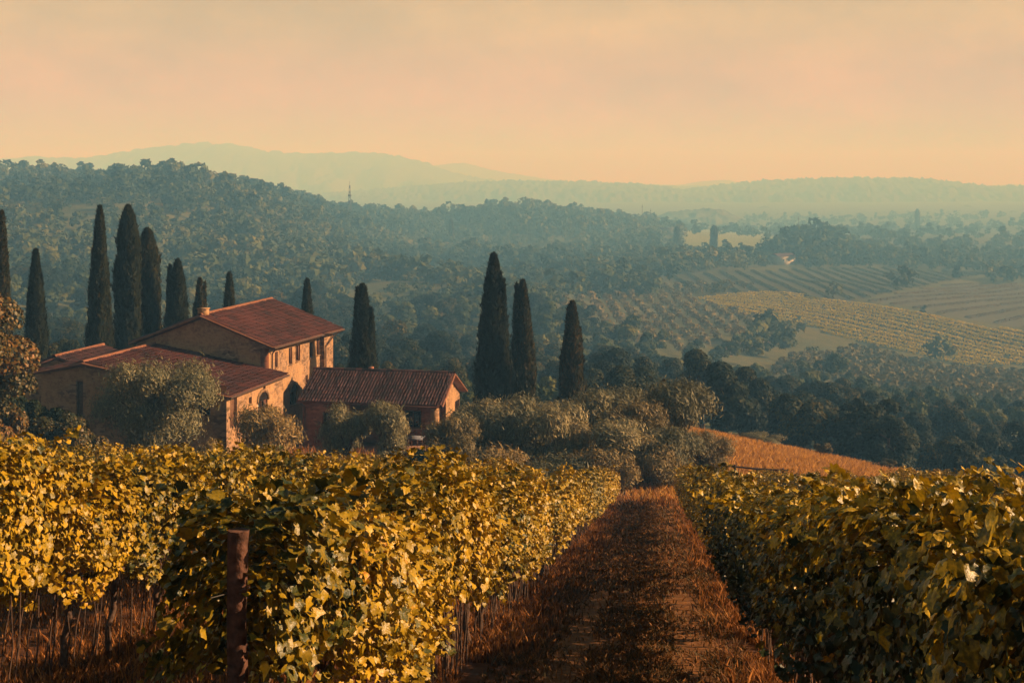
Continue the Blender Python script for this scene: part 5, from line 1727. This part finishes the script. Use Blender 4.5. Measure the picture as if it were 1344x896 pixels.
# far cypresses
FCY = cypress_mesh(600, 10, 1.0, 'column', 700, 1, 0.6)
for px_, top, bot, w, lab in [(592, 288, 322, 6, 'slim dark cypress in the forest left of the small pale wall, middle distance'),
                              (888, 298, 328, 7, 'thin far cypress below the flat-roofed building'),
                              (937, 297, 328, 9, 'far cypress standing in the pale green hill field'),
                              (1204, 275, 303, 6, 'lone far cypress on the hazy plain at the right'),
                              (700, 262, 284, 7, 'left cypress of the pair on the wooded crest'),
                              (716, 266, 284, 5, 'right cypress of the pair on the wooded crest'),
                              (639, 262, 283, 6, 'single cypress on the crest left of the pair')]:
    Yd = hit(px_, bot).y if bot > 290 else 1390
    b = on_ground(px_, Yd); h = (HZ - top) / F * Yd - b.z; s = w / F * Yd / 2
    tag(link('far_cypress', FCY, None, b, 0.5, (s, s, h / 10)), lab, 'cypress tree', 'far cypresses in the valley')

# far buildings
def far_house(px_, bot, wpx, hpx, lab, mat, roof, Yd=None):
    Yd = Yd or hit(px_, bot).y
    b = on_ground(px_, Yd); wm = wpx / F * Yd; hm = hpx / F * Yd
    t = thing('far_house', lab, 'house', b, radians(8 if roof == 'flat' else 30))
    link('wall', MB().box((0, 0, hm / 2 - 1), (wm, wm * 0.6, hm + 2)).build('wall', M[mat]), t)
    R = MB(); e = 0.4; rz_ = hm * 0.32 if roof == 'gable' else 0.4
    if roof == 'gable':
        R.add([(-wm / 2 - e, -wm * .3 - e, hm), (wm / 2 + e, -wm * .3 - e, hm), (wm / 2 + e, 0, hm + rz_), (-wm / 2 - e, 0, hm + rz_), (wm / 2 + e, wm * .3 + e, hm), (-wm / 2 - e, wm * .3 + e, hm)],
              [[0, 1, 2, 3], [3, 2, 4, 5]])
        R.add([(-wm / 2, -wm * .3, hm - .05), (-wm / 2, wm * .3, hm - .05), (-wm / 2, 0, hm + rz_ - .1)], [[0, 1, 2]])
        R.add([(wm / 2, -wm * .3, hm - .05), (wm / 2, wm * .3, hm - .05), (wm / 2, 0, hm + rz_ - .1)], [[0, 1, 2]])
    else:
        R.box((0, 0, hm + 0.5), (wm + 2, wm * .6 + 2, 1.0))
    link('roof', R.build('roof', M['tile_old'] if roof == 'gable' else M['concrete']), t)
    for s in (-0.2, 0.12):
        link('window', MB().box((s * wm, -wm * .3 - 0.02, hm * 0.5), (wm * 0.08, 0.1, hm * 0.24)).build('window', M['glass']), t)
far_house(1027, 347, 29, 11, 'small pale farmhouse with two dark windows below the big tree clump', 'plaster_white', 'gable')
far_house(879, 0, 24, 8, 'flat-roofed dark building on the wooded crest right of the antennas', 'concrete', 'flat', 1290)
far_house(484, 330, 14, 3, 'small pale building among the trees on the wooded slope', 'plaster_white', 'gable', 720)

# masts
def mast(px_, top, Yd, wbase, lab, lattice):
    b = on_ground(px_, Yd); h = (HZ - top) / F * Yd - b.z
    m = MB()
    if lattice:
        for a in range(4):
            sx, sy = (1, -1)[a % 2], (1, -1)[a // 2]
            m.tube([(sx * wbase, sy * wbase, 0), (sx * 0.3, sy * 0.3, h)], 0.16, 4)
        for k in range(8):
            t0, t1 = k / 8, (k + 1) / 8
            w0, w1 = wbase + (0.3 - wbase) * t0, wbase + (0.3 - wbase) * t1
            m.tube([(-w0, -w0, h * t0), (w1, -w1, h * t1)], 0.1, 3); m.tube([(w0, w0, h * t0), (-w1, w1, h * t1)], 0.1, 3)
        m.tube([(0, 0, h), (0, 0, h + 3)], 0.12, 4)
        for z in (0.6, 0.75):
            m.box((0, 0, h * z), (2.4, 1.0, 1.6))
    else:
        m.tube([(0, 0, 0), (0, 0, h)], [0.35, 0.2], 5)
        m.box((0, 0, h * 0.9), (1.0, 0.8, 1.4))
    tag(link('radio_mast', m.build('radio_mast', M['concrete']), None, b), lab, 'mast', 'masts on the wooded crest')
mast(459, 243, 1020, 1.6, 'lattice radio mast on the wooded crest above the farmhouse roof', True)
mast(843, 268, 1400, 1, 'thin tall antenna on the crest, left one of the pair', False)
mast(854, 274, 1400, 1, 'thin shorter antenna on the crest, right one of the pair', False)
mast(1048, 284, 1250, 1, 'faint thin pole left of the big tree clump', False)

# ------------------------------------------------------------------ haze
hz_mat, n, l = new_mat('haze')
out = n.new('ShaderNodeOutputMaterial')
pv = n.new('ShaderNodeVolumePrincipled')
pv.inputs['Color'].default_value = (0.18, 0.50, 1.0, 1)
pv.inputs['Absorption Color'].default_value = (1, 1, 1, 1)
pv.inputs['Density'].default_value = 0.00086
pv.inputs['Anisotropy'].default_value = 0.0
l.new(pv.outputs[0], out.inputs['Volume'])
hb = MB().box((0, 0, 72), (19800, 19800, 316)).build('haze', hz_mat)
link('haze', hb, kind='stuff')
